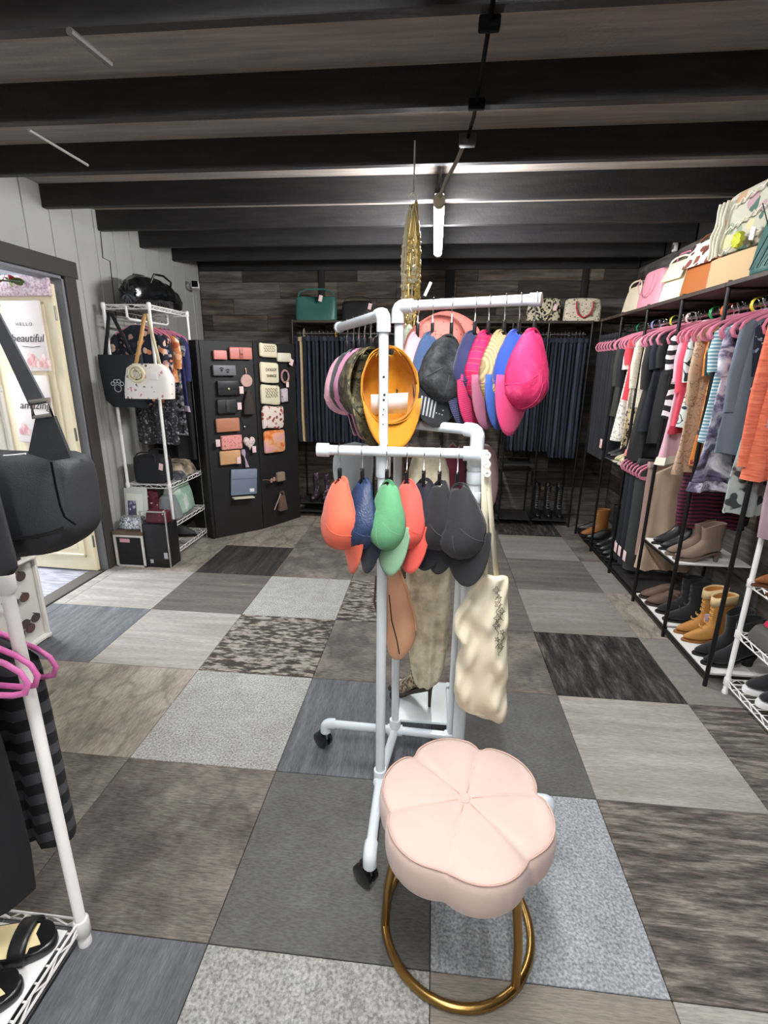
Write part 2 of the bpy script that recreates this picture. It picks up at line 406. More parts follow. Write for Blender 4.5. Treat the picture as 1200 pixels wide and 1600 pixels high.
def planks(parent, axis, a0, a1, fixed, seed):
    rr = random.Random(seed); z = .0; H = .157
    while z < 2.46:
        a = a0 - rr.random() * .9
        while a < a1:
            L = rr.choice((.6, .9, 1.2)); s0, s1 = max(a, a0), min(a + L, a1)
            if s1 - s0 > .04:
                h = rr.uniform(.006, .014); mt = rr.choice((PLANK, PLANK, PLANKD, PLANKG))
                zz = min(z + H, 2.46)
                sz = (s1 - s0 - .003, h, zz - z - .003) if axis == 'x' else (h, s1 - s0 - .003, zz - z - .003)
                o = MB().rbox((0, 0, 0), sz, .002, 1).build('plank', mt, parent, smooth=0)
                o.location = ((s0 + s1) / 2, fixed - h / 2 + .012, (z + zz) / 2) if axis == 'x' else (fixed - h / 2 + .012, (s0 + s1) / 2, (z + zz) / 2)
            a += L
        z += H
planks(wall_far, 'x', XL, XR, YF, 3)
planks(wall_right, 'y', 1.3, YF, XR, 5)

# ceiling: dark boards and broad black beams ------------------------------
DECK = MR('stained_deck', [(.3, '#8a8178'), (.5, '#a0958b'), (.75, '#b5aa9e')], scale=3, ms=(.6, 9, 9), rough=.6, bump=.5, bscale=70, detail=7, rnd=False)
ce = MB(); ce.box(XL - .12, XR + .12, YB, YF + .12, 2.590, 2.70)
ceiling = struct('ceiling', ce, DECK)
BEAM = MR('black_painted_wood', [(.3, '#1b1a1c'), (.5, '#252425'), (.75, '#322f2d')], scale=4, ms=(1, 9, 9), rough=.55, bump=.4, bscale=55, detail=7, rnd=True)
k = -8
while True:
    yb = 1.70 + .53 * k
    if yb - .042 > YF: break
    if yb - .042 > YB:
        MB().rbox(((XL + XR) / 2, yb - .021, ZC + .070), (XR - XL, .042, .14), .003, 1).build('joist', BEAM, ceiling, smooth=0)
    k += 1

# ceiling tube lamps ------------------------------------------------------
def tube_lamp(y0, y1, label, x=-.01, z=2.33):
    t = thing('tube_lamp', label, 'lamp', (x, (y0 + y1) / 2, ZC), group='ceiling tube lamps')
    p = MB(); p.cyl((x, y0 + .02, z), (x, y1 - .02, z), .027, 16)  # tube drawn thicker than real, its bloom built into the radius
    p.build('glass_tube', EMIT('tube_glow', '#fafbff', TUBE_POWER), t, True)
    q = MB()
    for yy in (y0, y1): MB().cyl((x, yy - .03, z), (x, yy + .03, z), .030, 12).build('end_cap', M('#c9bfa8', .4), t, True)
    h = MB(); h.rbox((x, (y0 + y1) / 2, min(z + .055, ZC + .012)), (.05, y1 - y0 - .05, .03), .006, 2)
    for yy in (y0 + .1, y1 - .1): h.cyl((x, yy, z + .05), (x, yy, ZC + .06), .006, 8)
    h.build('housing', M('#3a3733', .5), t, True)
    return t
tube_lamp(2.82, 3.98, 'glowing tube lamp hanging under the black ceiling beams')
tube_lamp(.05, 1.22, 'tube lamp overhead nearest the flower stool', z=2.435)
tube_lamp(-1.9, -.75, 'tube lamp at the back of the shop behind the hat rack', z=2.435)
# power lead from the visible lamp to a junction box on the beam
t = thing('power_lead', 'short grey lead and clip running from tube lamp to beam', 'cable', (.05, 2.70, ZC))
p0, p1 = Vector((-.01, 2.80, 2.34)), Vector((.09, 2.47, ZC - .01))
MB().tube([p0, (.02, 2.72, 2.39), (.06, 2.6, 2.42), p1], .009, 8).build('lead', M('#8b8378', .5), t, True)
MB().rbox((.10, 2.45, ZC - .012), (.07, .05, .04), .006).build('junction_box', M('#3c3936', .5), t, True)
t = thing('cable_clip', 'black cable with clips fixed across the ceiling beams', 'cable', (.12, 2.0, ZC))
MB().tube([(.115, 1.60, ZC - .008), (.115, 1.9, ZC - .006), (.112, 2.25, ZC - .008), (.10, 2.44, ZC - .008)], .007, 8).build('cable', M('#060607', .9, spec=.1), t, True)
for yy in (1.72, 2.16): MB().rbox((.115, yy, ZC - .01), (.06, .035, .03), .005).build('clip', M('#060607', .9, spec=.1), t, True)
t = MB(); a = onz(45, 203, ZC - .012); b = onz(137, 258, ZC - .012)
t.tube([a, a.lerp(b, .5), b], .006, 8); tag(t.build('ceiling_rod', M('#8a857c', .5)), 'thin pale rod fixed slantwise under ceiling beams at left', 'rod')
t = MB(); a = onz(108, 48, ZC - .008); b = onz(172, 100, ZC - .008)
t.tube([a, a.lerp(b, .5), b], .011, 8); tag(t.build('ceiling_strap', M('#4a4642', .6)), 'dull metal strap slanting under the nearest ceiling beam at left', 'strap')

# light in the side room
t = thing('ceiling_panel_light', 'bright daylight panel lamp in the side room ceiling', 'lamp', (-4.2, 3.2, 2.6))
MB().rbox((-4.2, 3.2, 2.585), (1.2, 1.2, .02), .004).build('diffuser', EMIT('panel_glow', '#f2f7ff', 30.0), t, True)
# dark shelf standards on the far wall
for px, pw in ((503, .06), (702, .09), (912, .06)):
    p = ony(px, 455, YF - .01)
    tag(MB().rbox((p.x, YF - .012, 2.18), (pw, .022, .56), .003).build('wall_standard', M('#1d1a18', .7)), {503: 'left', 702: 'middle', 912: 'right'}[px] + ' dark vertical batten on the plank wall above far shelf', 'batten')
p = onx(1056, 384, XR - .02)
t = thing('wall_sensor', 'small white sensor on right plank wall near the ceiling', 'sensor', (XR - .012, p.y, p.z))
MB().rbox((-.012, 0, 0), (.03, .05, .09), .008, 2).build('housing', M('#d8d6d0', .4), t); MB().rbox((-.03, 0, -.01), (.008, .03, .03), .003).build('lens', M('#55524e', .2), t)

# ================================================================== FLOWER STOOL
def flower_stool():
    cx, cy = .122, 1.045
    t = thing('flower_stool', 'pale pink velvet stool shaped like a flower on a brass ring base', 'stool', (cx, cy, 0))
    VEL = M('#d9bfb3', .8, sheen=.3, var=.04, vs=9, bump=.06, bscale=300)
    R, n = .221, 96
    def rad(a): return R * (1 + .13 * (abs(math.cos(3 * (a + .28))) ** .7 - .6))
    rings = []
    prof = [(.02, .318), (.55, .318), (.86, .322), (.96, .335), (1.0, .365), (1.0, .405), (.985, .430), (.95, .442), (.90, .447), (.75, .4505), (.5, .4520), (.3, .4505), (.12, .446), (.02, .444)]
    for s_, z in prof:
        ring = []
        for k in range(n):
            a = 2 * PI * k / n; rr = rad(a) * s_ if s_ > .5 else (rad(a) * s_ * (s_ / .5) + R * s_ * (1 - s_ / .5))
            c = math.cos(3 * (a + .28)); dip = 0
            if z > .42: dip = .010 * math.exp(-(c / .22) ** 2) * min(1, s_ * 1.2)
            ring.append((rr * math.cos(a), rr * math.sin(a), z - dip))
        rings.append(ring)
    MB().loft(rings).build('cushion', VEL, t, smooth=60, sub=1)
    MB().lathe([(.001, .450), (.010, .4505), (.0135, .4475), (.0135, .441)], 20).build('button', VEL, t)
    # piping round the top edge and seams in the valleys
    for k in range(6):
        a = -.28 + PI / 6 + k * PI / 3
        pts = [(r_ * math.cos(a), r_ * math.sin(a), z) for r_, z in ((.02, .4465), (.06, .4450), (.11, .4455), (.16, .4405), (.19, .428))]
        MB().tube(pts, .0016, 6).build('seam', M('#d2ab9b', .85), t)
    pts = []
    for k in range(120):
        a = 2 * PI * k / 120; c = math.cos(3 * (a + .28)); rr = rad(a) * .962
        pts.append((rr * math.cos(a), rr * math.sin(a), .4415 - .010 * math.exp(-(c / .22) ** 2)))
    MB().tube(pts, .0022, 6, closed=True).build('piping', M('#cfae9f', .85), t)
    ring = [(.205 * math.cos(2 * PI * k / 72), .205 * math.sin(2 * PI * k / 72), .012) for k in range(72)]
    MB().tube(ring, .0115, 12, closed=True).build('base_ring', GOLD, t)
    for a in (math.radians(-46), math.radians(190), math.radians(72)):
        x, y = math.cos(a), math.sin(a)
        MB().tube([(x * .205, y * .205, .015), (x * .2, y * .2, .15), (x * .175, y * .175, .335)], .0115, 10).build('leg', GOLD, t)
flower_stool()

# ================================================================== PVC HAT RACK
RK = thing('display_rack', 'white plastic pipe display rack on casters hung with hats', 'rack', (0, 1.53, 0))
def pipe(name, pts, r=.0165, mat=PVC, n=14): return MB().tube(pts, r, n).build(name, mat, RK, True)
def collar(c, ax, r=.0225, L=.045):
    d = {'x': (L / 2, 0, 0), 'y': (0, L / 2, 0), 'z': (0, 0, L / 2)}[ax]; c = Vector(c); d = Vector(d)
    q = MB(); q.tube([c - d, c - d * .86, c + d * .86, c + d], [r * .96, r, r, r * .96], 14); return q.build('coupling', PVC, RK, True)
def elbow(c, d1, d2, r=.021, L=.045):
    c = Vector(c); d1 = Vector(d1); d2 = Vector(d2); k = .022
    pts = [c + d1 * L, c + d1 * k] + [c + d1 * k * (1 - s_) ** 2 + d2 * k * s_ ** 2 for s_ in (.25, .5, .75)] + [c + d2 * k, c + d2 * L]
    return MB().tube(pts, r, 14).build('elbow', PVC, RK, True)
P1, P2, PF, PBk = (-.139, 1.413), (-.105, 1.665), (.128, 1.42), (.116, 1.655)
ZB = .12
pipe('post', [(*P1, ZB), (*P1, 1.27)]); pipe('post', [(*P1, 1.25), (-.142, 1.413, 1.645)], .0138)
collar((*P1, 1.255), 'z', .0215, .07); collar((*P1, ZB + .02), 'z'); collar((*P1, ZB), 'y')
pipe('post', [(*P2, ZB), (-.118, 1.66, 1.69)], .0150); collar((*P2, ZB + .03), 'z'); collar((*P2, ZB), 'x', L=.06)
pipe('post', [(*PF, ZB), (*PF, 1.345)], .0205); collar((*PF, 1.225), 'z', .0245, .035); collar((*PF, 1.272), 'z', .0255, .05); collar((*PF, 1.168), 'z', .0245, .03)
pipe('post', [(*PBk, ZB), (*PBk, 1.02)], .0140); collar((*PBk, ZB), 'x')
# base runners
pipe('runner', [(-.139, 1.145, ZB), (*P1, ZB), (*P2, ZB)], .0165)
pipe('runner', [(-.375, 1.672, ZB), (*P2, ZB), (*PBk, ZB)], .0165)
pipe('runner', [(*P1, ZB), (*PF, ZB), (.425, 1.383, ZB)], .0165)
pipe('runner', [(*P2, ZB), (-.10, 1.97, ZB)], .0140); pipe('runner', [(*PBk, ZB), (.116, 1.97, ZB)], .0140)
casters = []
for (c, d) in (((-.139, 1.125, ZB), (0, 1, 0)), ((-.392, 1.673, ZB), (1, 0, 0)), ((.444, 1.382, ZB), (-1, 0, 0)), ((.116, 1.985, ZB), (0, -1, 0)), ((-.10, 1.985, ZB), (0, -1, 0))):
    elbow(c, d, (0, 0, -1), .0215, .040)
    cb = MB(); x, y = c[0], c[1]
    cb.cyl((x, y, .045), (x, y, .085), .010, 10)
    q = cb.build('caster_stem', CHROME, RK, True)
    a = deg(55) + random.uniform(-.2, .2); dx, dy = math.cos(a), math.sin(a)
    wv = MB()
    for sgn in (-1, 1):
        o_ = Vector((x - .018 * dy, y + .018 * dx, .036)) + Vector((dx, dy, 0)) * .014 * sgn
        ax_ = Vector((dx, dy, 0)) * .009
        wv.tube([o_ - ax_, o_ - ax_ * .7, o_ + ax_ * .7, o_ + ax_], [.029, .0355, .0355, .029], 24)
    wv.rbox((x - .009 * dy, y + .009 * dx, .058), (.032, .032, .034), .012)
    wv.build('caster_wheel', M('#141415', .25, coat=.5), RK, True)
MB().rbox((.005, 1.83, ZB + .022), (.20, .27, .012), .003).build('shelf_board', M('#e3ece9', .35), RK, True)
# arms
A1a, A1b = Vector((-.142, 1.413, 1.665)), Vector((-.345, 1.86, 1.665))
d1 = (A1b - A1a).normalized()
pipe('arm', [A1a + d1 * .03, A1b], .0150); elbow(A1a, (0, 0, -1), tuple(d1), .0195, .045)
pipe('arm_cap', [A1b - d1 * .004, A1b + d1 * .016], .0190)
A2a, A2b = Vector((-.122, 1.655, 1.712)), Vector((.275, 1.50, 1.712))
d2 = (A2b - A2a).normalized()
pipe('arm', [A2a + d2 * .03, A2b], .0150); elbow(A2a, (0, 0, -1), tuple(d2), .0205, .05)
pipe('arm_cap', [A2b - d2 * .022, A2b + d2 * .010], .0180)
A3a, A3b = Vector((-.322, 1.380, 1.300)), Vector((.115, 1.380, 1.300))
pipe('arm', [A3a, A3b], .0142); pipe('arm_cap', [A3a - Vector((.004, 0, 0)), A3a + Vector((.03, 0, 0))], .0195)
elbow((.128, 1.382, 1.300), (-1, 0, 0), (0, .7, -.7), .0205, .04)
A4a, A4b = Vector((.128, 1.42, 1.36)), Vector((-.085, 1.56, 1.36))
d4 = (A4b - A4a).normalized()
pipe('arm', [A4a + d4 * .03, A4b], .0150); elbow(A4a, (0, 0, -1), tuple(d4), .0205, .04); pipe('arm_cap', [A4b - d4 * .01, A4b + d4 * .012], .0190)

# clip hangers ------------------------------------------------------------
def make_clip():
    t = thing('clip_hanger', 'small chrome clip hanger hooked over white rack pipe holding a hat', 'hanger', group='clip hangers holding the hats')
    pts = [(0, -.016, -.008)] + [(0, .019 * math.cos(a) * -1, .019 * math.sin(a)) for a in [PI * k / 8 for k in range(0, 9)]] + [(0, .016, -.016), (0, .004, -.034), (0, 0, -.052)]
    MB().tube(pts, .0016, 6).build('hook', CHROME, t)
    b = MB(); b.tube([(-.003, -.015, -.056), (0, -.004, -.051), (0, .004, -.051), (.003, .015, -.056)], .0016, 6); b.build('cross_wire', CHROME, t)
    c = MB(); c.rbox((0, .004, -.072), (.011, .005, .042), .002); c.rbox((0, -.004, -.072), (.011, .005, .042), .002); c.build('clip', M('#2b2b2c', .35, .6), t)
    return t
CLIP0 = make_clip(); clip_used = [False]
def clip_at(p, rz):
    if not clip_used[0]:
        clip_used[0] = True; CLIP0.location = p; CLIP0.rotation_euler = (0, 0, rz); return CLIP0
    return dup(CLIP0, p, (0, 0, rz))

# baseball caps -----------------------------------------------------------
AX, AY, CH = .078, .100, .118
PINCH = [1.0]
def taper(y):
    """a cap hung by its strap is pinched at the back"""
    f = min(1, max(0, (y + AY) / (2 * AY))); f = f * f * (3 - 2 * f)
    p = PINCH[0]
    return 1 - p * (.36 - .40 * f), 1 - p * (.50 - .56 * f)
def crown_mb(w=1.0, lump=0.0, seed=0, closed_back=False):
    rr = random.Random(seed); n, L = 36, 9; q = MB(); vs = []
    for l in range(L + 1):
        tt = (l / L) * PI / 2 * .985
        for k in range(n):
            a = 2 * PI * k / n
            rx = max(math.cos(tt), 0) ** .62; z = CH * math.sin(tt) ** .95
            pin = 1 - .018 * (abs(math.cos(3 * a)) < .16)
            front = 1 + .05 * max(0, math.sin(a)) * math.sin(2 * tt)
            d = lump * (math.sin(5 * a + 3 * tt + seed) + math.sin(9 * a - 4 * tt + seed * 2) * .6)
            yy = AY * rx * math.sin(a) * pin * front; kx, kz = taper(yy)
            vs.append(((AX * w * rx * math.cos(a) * pin * kx + d), yy + d * .5, z * kz + d * .7))
    fs = []
    for l in range(L):
        for k in range(n):
            a = 2 * PI * (k + .5) / n
            back = abs(((a - 1.5 * PI + PI) % (2 * PI)) - PI)
            if not closed_back and back < .52 and 1 <= l < 4 and back < .52 - (l - 1) * .11: continue
            fs.append((l * n + k, l * n + (k + 1) % n, (l + 1) * n + (k + 1) % n, (l + 1) * n + k))
    fs.append(tuple(range(L * n, L * n + n)))
    return q.add(vs, fs)
def brim_mb(L=.072, curve=.030):
    def fn(u, v):
        a = math.radians(22 + 136 * u); am = PI * u
        x = AX * math.cos(a) * (1 + .04 * v); y = AY * math.sin(a) + L * (math.sin(am) ** .62) * v
        return (x, y, .004 - curve * (x / AX) ** 2 * (.35 + .65 * v) - .012 * v + curve * .25)
    return MB().grid(fn, 20, 6)
CAP_MESH = {}
def cap(label, crown, brim=None, at=(0, 0, 0), az=0.0, tilt=0.0, roll=0.0, lean=0.0, cz=.86, bar=None, s=1.0, seed=1, lump=.0016, inside=None, extra=None, flat=1.0, group=None, pinch=1.0):
    brim = brim or crown; PINCH[0] = pinch
    R_ = Matrix.Rotation(lean, 4, 'Y') @ Matrix.Rotation(az, 4, 'Z') @ Matrix.Rotation(roll, 4, 'Y') @ Matrix.Rotation(-PI / 2 + tilt, 4, 'X')
    top = R_ @ Vector((0, -AY * s, .012))
    loc = Vector(at) - top
    t = thing('baseball_cap', label, 'cap', loc, R_.to_euler(), group)
    t.scale = (s * flat, s, s * cz)
    cm = crown_mb(1.0, lump, seed)
    cro = cm.build('crown', crown, t, solid=.003, smooth=50)
    brim_mb().build('brim', brim, t, solid=.005, smooth=60)
    MB().lathe([(.001, CH * .75 + .004), (.006, CH * .75 + .002), (.008, CH * .75 - .003)], 10).build('button', brim, cro)
    q = MB(); q.grid(lambda u, v: (AX * .62 * math.cos(1.5 * PI + (u - .5) * 1.5), AY * 1.0 * math.sin(1.5 * PI + (u - .5) * 1.5), .000 + .018 * v), 12, 1)
    q.build('strap', inside or crown, t, solid=.003)
    q = MB(); q.grid(lambda u, v: (AX * .955 * math.cos(2 * PI * u) * taper(AY * math.sin(2 * PI * u))[0], AY * .955 * math.sin(2 * PI * u), .001 + .026 * v), 36, 1)
    q.build('sweatband', inside or crown, t, solid=.002)
    # stitched seams over the crown and round the brim
    sm_ = crown if seed % 2 else brim
    for aa in (90, 35, 145):
        pts = []
        for l in range(9):
            tt = l / 9 * PI / 2 * .98; rx = max(math.cos(tt), 0) ** .62; a = deg(aa); yy = AY * rx * math.sin(a) * (1 + .05 * max(0, math.sin(a)) * math.sin(2 * tt)); kx, kz = taper(yy)
            pts.append((AX * rx * math.cos(a) * kx * 1.012, yy * 1.012, CH * math.sin(tt) ** .95 * kz * 1.01 + .0015))
        MB().tube(pts, .0011, 5).build('panel_seam', M('#4a4a4d', .9) if seed in (7, 8, 13, 17) else sm_, cro)
    if extra: extra(t)
    if bar is not None:
        clip_at(bar, math.atan2(_fw.x, -_fw.y) * 0 + az * 0)
    return t
def cloth(c, bump=.25, var=.06, bs=300): return M(c, .85, bump=bump, bscale=bs, var=var, vs=18, sheen=.15)
def patch(mat, c, size, rx=0):
    def f(t):
        MB().rbox((0, 0, 0), (size[0], size[1], .004), .0015).build('patch', mat, t, loc=c, rot=(deg(rx), 0, 0))
    return f
# lower arm (front) -------------------------------------------------------
def low(X, z=1.222, dy=0.0): return dict(at=(X, 1.385 + dy, z), bar=(X, 1.380, 1.300))
cap('coral orange cap at left end of the low rack arm', cloth('#ee6e51'), None, **low(-.262), az=deg(122), tilt=deg(20), lean=deg(-23), cz=.66, s=1.06, seed=2, pinch=.8)
cap('glossy navy blue cap between the orange cap and green cap', M('#2d3d60', .4, bump=.6, bscale=160, var=.25, vs=40), cloth('#1f2638'), **low(-.196), az=deg(124), tilt=deg(20), lean=deg(-18), cz=.62, s=1.04, seed=3)
def green_mark(t):
    for k in range(4): MB().rbox((0, 0, 0), (.006, .003, .022), .001).build('letter_stitching', M('#dfeee0', .7), t, loc=(-.046 + k * .009, .078, .020), rot=(deg(-8), 0, deg(22)))
cap('washed green cap with pale green brim hanging on low rack arm', cloth('#5f9f70', var=.12), cloth('#86ad8c'), **low(-.125, dy=-.02), az=deg(146), tilt=deg(24), lean=deg(-17), flat=.88, cz=.5, seed=4, extra=green_mark, inside=cloth('#4f8f63'))
cap('coral red cap right beside the green cap', cloth('#ea5d51'), None, **low(-.068), az=deg(142), tilt=deg(22), lean=deg(-16), flat=.88, cz=.5, seed=5)
cap('dark plaid cap with pale stitching behind the two black caps', MR('dark_plaid', [(.4, '#191b26'), (.5, '#2a2c3c'), (.52, '#4a3540'), (.6, '#1c1d28')], tex='wavex', scale=22, rough=.85), cloth('#1b1c26'), **low(-.02, dy=.02), az=deg(140), tilt=deg(18), lean=deg(-12), cz=.55, seed=6)
cap('black cap with grey embroidery next to the plaid cap', cloth('#1c1c1f'), None, **low(.025, dy=-.005), az=deg(132), tilt=deg(18), lean=deg(-12), cz=.55, seed=7, extra=patch(M('#8b8b90', .7), (-.055, .055, .05), (.03, .02), -70))
cap('plain black cap with wide brim at right end of low arm', cloth('#232326'), None, **low(.075, dy=-.03), az=deg(150), tilt=deg(24), lean=deg(-19), cz=.5, flat=.95, s=1.06, seed=8)
# upper left arm ----------------------------------------------------------
def a1(k, z=1.585):
    p = A1a + (A1b - A1a) * k; return dict(at=(p.x, p.y, z), bar=(p.x, p.y, 1.665))
def white_label(t):
    MB().grid(lambda u, v: ((u - .5) * .10, .020 + .052 * v, .018 + .030 * v), 4, 2).build('inner_label', M('#f4f2ee', .8), t, solid=.002)
cap('mustard yellow cap hung inside out facing the front post', cloth('#d08d1c', var=.1), None, at=(-.135, 1.455, 1.585), bar=tuple(A1a.lerp(A1b, .11)), az=deg(14), tilt=deg(-6), roll=deg(-3), s=1.08, seed=9, pinch=.15, extra=white_label, inside=cloth('#b9780f'))
CAMO = MR('camouflage', [(.3, '#4a4433'), (.42, '#6e6548'), (.52, '#3c3b2c'), (.6, '#8a7f5e'), (.7, '#5b5a3e')], scale=16, interp='CONSTANT', rough=.85, detail=5)
cap('green and brown camouflage cap behind the mustard cap', CAMO, None, **a1(.24), az=deg(32), tilt=deg(-6), s=1.08, seed=10, pinch=.3)
cap('brown camouflage mesh cap second behind mustard cap', MR('camo_mesh', [(.4, '#3e382c'), (.5, '#6a6048'), (.6, '#4a4638')], scale=30, interp='CONSTANT', rough=.9), CAMO, **a1(.37), az=deg(46), tilt=deg(-4), s=1.06, seed=11, pinch=.4)
cap('bubblegum pink cap behind the camouflage caps', cloth('#df8fb6'), cloth('#e39abd'), **a1(.50), az=deg(52), tilt=deg(-4), s=1.06, seed=12, pinch=.5)
cap('charcoal cap between the two pink caps', cloth('#3b393b'), None, **a1(.63), az=deg(55), tilt=deg(-4), s=1.04, seed=13, pinch=.5)
cap('pale pink cap at far end of the upper left arm', cloth('#eeb3c4'), None, **a1(.80, 1.575), az=deg(75), tilt=deg(-4), s=1.05, seed=14, pinch=.6)
# upper right arm ---------------------------------------------------------
def a2(X, z=1.635, dy=0.0):
    k = (X - A2a.x) / (A2b.x - A2a.x); p = A2a + (A2b - A2a) * k
    return dict(at=(p.x, p.y + dy, z), bar=(p.x, p.y, 1.712))
cap('light pink cap at left of the upper right arm', cloth('#eaa9b6'), None, **a2(-.058, dy=.01), az=deg(-118), tilt=deg(12), lean=deg(13), cz=.6, s=1.05, seed=15)
cap('faded denim blue cap behind the black flag cap', cloth('#3e567e', var=.15), cloth('#33476b'), **a2(-.012), az=deg(-130), tilt=deg(18), lean=deg(15), cz=.55, s=1.05, seed=16)
def flag(t):
    g = M('#a5a9ab', .7)
    for k in range(5): MB().rbox((0, 0, 0), (.005, .052, .003), .001).build('flag_stripe', g, t, loc=(.004 + k * .010, .122, .0085 - .03 * ((.004 + k * .01) / AX) ** 2 * .7 + .002), rot=(deg(-9), deg(12 + 5 * k), 0))
    for k in range(9): MB().rbox((0, 0, 0), (.004, .004, .003), .001).build('flag_star', g, t, loc=(-.004 - (k % 3) * .009, .105 + (k // 3) * .013, .0085), rot=(deg(-9), 0, deg(45)))
cap('fuzzy black cap with grey flag printed on its brim', MR('black_plush', [(.35, '#1c1d1f'), (.5, '#303336'), (.7, '#4a4e50')], scale=25, rough=1, bump=.8, bscale=90), cloth('#202124'), **a2(.045, 1.625, dy=-.02), az=deg(-162), tilt=deg(26), lean=deg(18), cz=.5, s=1.06, seed=17, lump=.003, extra=flag)
LINES = MR('stitched_navy', [(.42, '#2b2f55'), (.5, '#e3e3ea'), (.56, '#2b2f55')], tex='wavey', scale=32, rough=.8)
cap('navy blue cap with rows of white stitching on brim', cloth('#2a2d57'), LINES, **a2(.112), az=deg(-132), tilt=deg(20), lean=deg(18), cz=.55, s=1.04, seed=18)
PINKL = MR('stitched_pink', [(.42, '#c81f5c'), (.5, '#f0c7d4'), (.56, '#c81f5c')], tex='wavey', scale=32, rough=.8)
cap('magenta cap with gold trim and striped brim', MR('magenta_trim', [(.0, '#d2145f'), (.62, '#d2145f'), (.66, '#d8a35a'), (.7, '#c01050')], tex='wavey', scale=9, rough=.75, dist=1), PINKL, **a2(.150), az=deg(-130), tilt=deg(18), lean=deg(20), cz=.55, s=1.04, seed=19)
cap('tan corduroy cap with dusty rose brim', MR('tan_cord', [(.3, '#a08a63'), (.6, '#c7b083')], tex='wavex', scale=60, rough=.9, bump=.3), cloth('#a9647c'), **a2(.193), az=deg(-132), tilt=deg(18), lean=deg(20), cz=.55, s=1.05, seed=20)
cap('royal blue cap beside the hot pink cap', cloth('#2b4ba8'), cloth('#3a5fae'), **a2(.232), az=deg(-132), tilt=deg(18), lean=deg(21), cz=.55, s=1.05, seed=21)
cap('hot pink cap at right end of the upper arm', MR('hot_pink_cloth', [(.3, '#c51f58'), (.55, '#e0346f'), (.75, '#ee5c8b')], scale=14, rough=.85, bump=.5, bscale=120), cloth('#e2447b'), **a2(.272, dy=-.025), az=deg(-138), tilt=deg(18), lean=deg(23), cz=.62, flat=.95, s=1.10, seed=22)
# crochet hat at the back
t = thing('crochet_hat', 'coral crochet sun hat with open holes behind the caps', 'hat', (.02, 1.69, 1.60), (deg(62), 0, deg(-10)))
CR = MR('crochet_coral', [(.0, '#8a463f'), (.16, '#8a463f'), (.2, '#e58579'), (1, '#e58579')], tex='voronoi', scale=70, rough=.95)
MB().lathe([(.075, .0), (.078, .03), (.072, .06), (.055, .082), (.03, .092), (.002, .095)], 28).build('crown', CR, t)
MB().loft([[((.075 + .052 * v) * math.cos(2 * PI * k / 40), (.075 + .052 * v) * math.sin(2 * PI * k / 40), -.012 * v + .004 * math.sin(5 * 2 * PI * k / 40) * v) for k in range(40)] for v in (0, .5, 1)], False, False).build('brim', CR, t, solid=.003)
# bag, tote, dress, heels around the rack ---------------------------------
def strip(pts, w, mat, name, parent, wdir=(1, 0, 0), th=.002, world=True):
    """flat strap following pts"""
    q = MB(); W = Vector(wdir) * (w / 2); P_ = [Vector(p) for p in pts]
    q.grid(lambda u, v: tuple(P_[round(v * (len(P_) - 1))] + W * (2 * u - 1)), 1, len(P_) - 1)
    return q.build(name, mat, parent, world, solid=th, smooth=60)
CANVAS = M('#e6dcc2', .9, bump=.3, bscale=350, var=.05, vs=14)
for py in (589, 617, 625, 640, 648, 663):
    p = ony(599.5 + (py % 3) - 1, py, P1[1] - .0145); q = MB(); q.cyl(p, p + Vector((0, .003, 0)), .0035 if py < 630 else .002, 8); q.build('bolt_hole', M('#2a2724', .7), RK, True)
q = MB(); q.rbox((0, 0, 0), (.009, .0015, .042), .0005); q.build('paper_strip', WHITE_PAPER, RK, loc=Vector((-.03, 1.61, 1.755)) - RK.location, rot=(0, deg(25), 0))
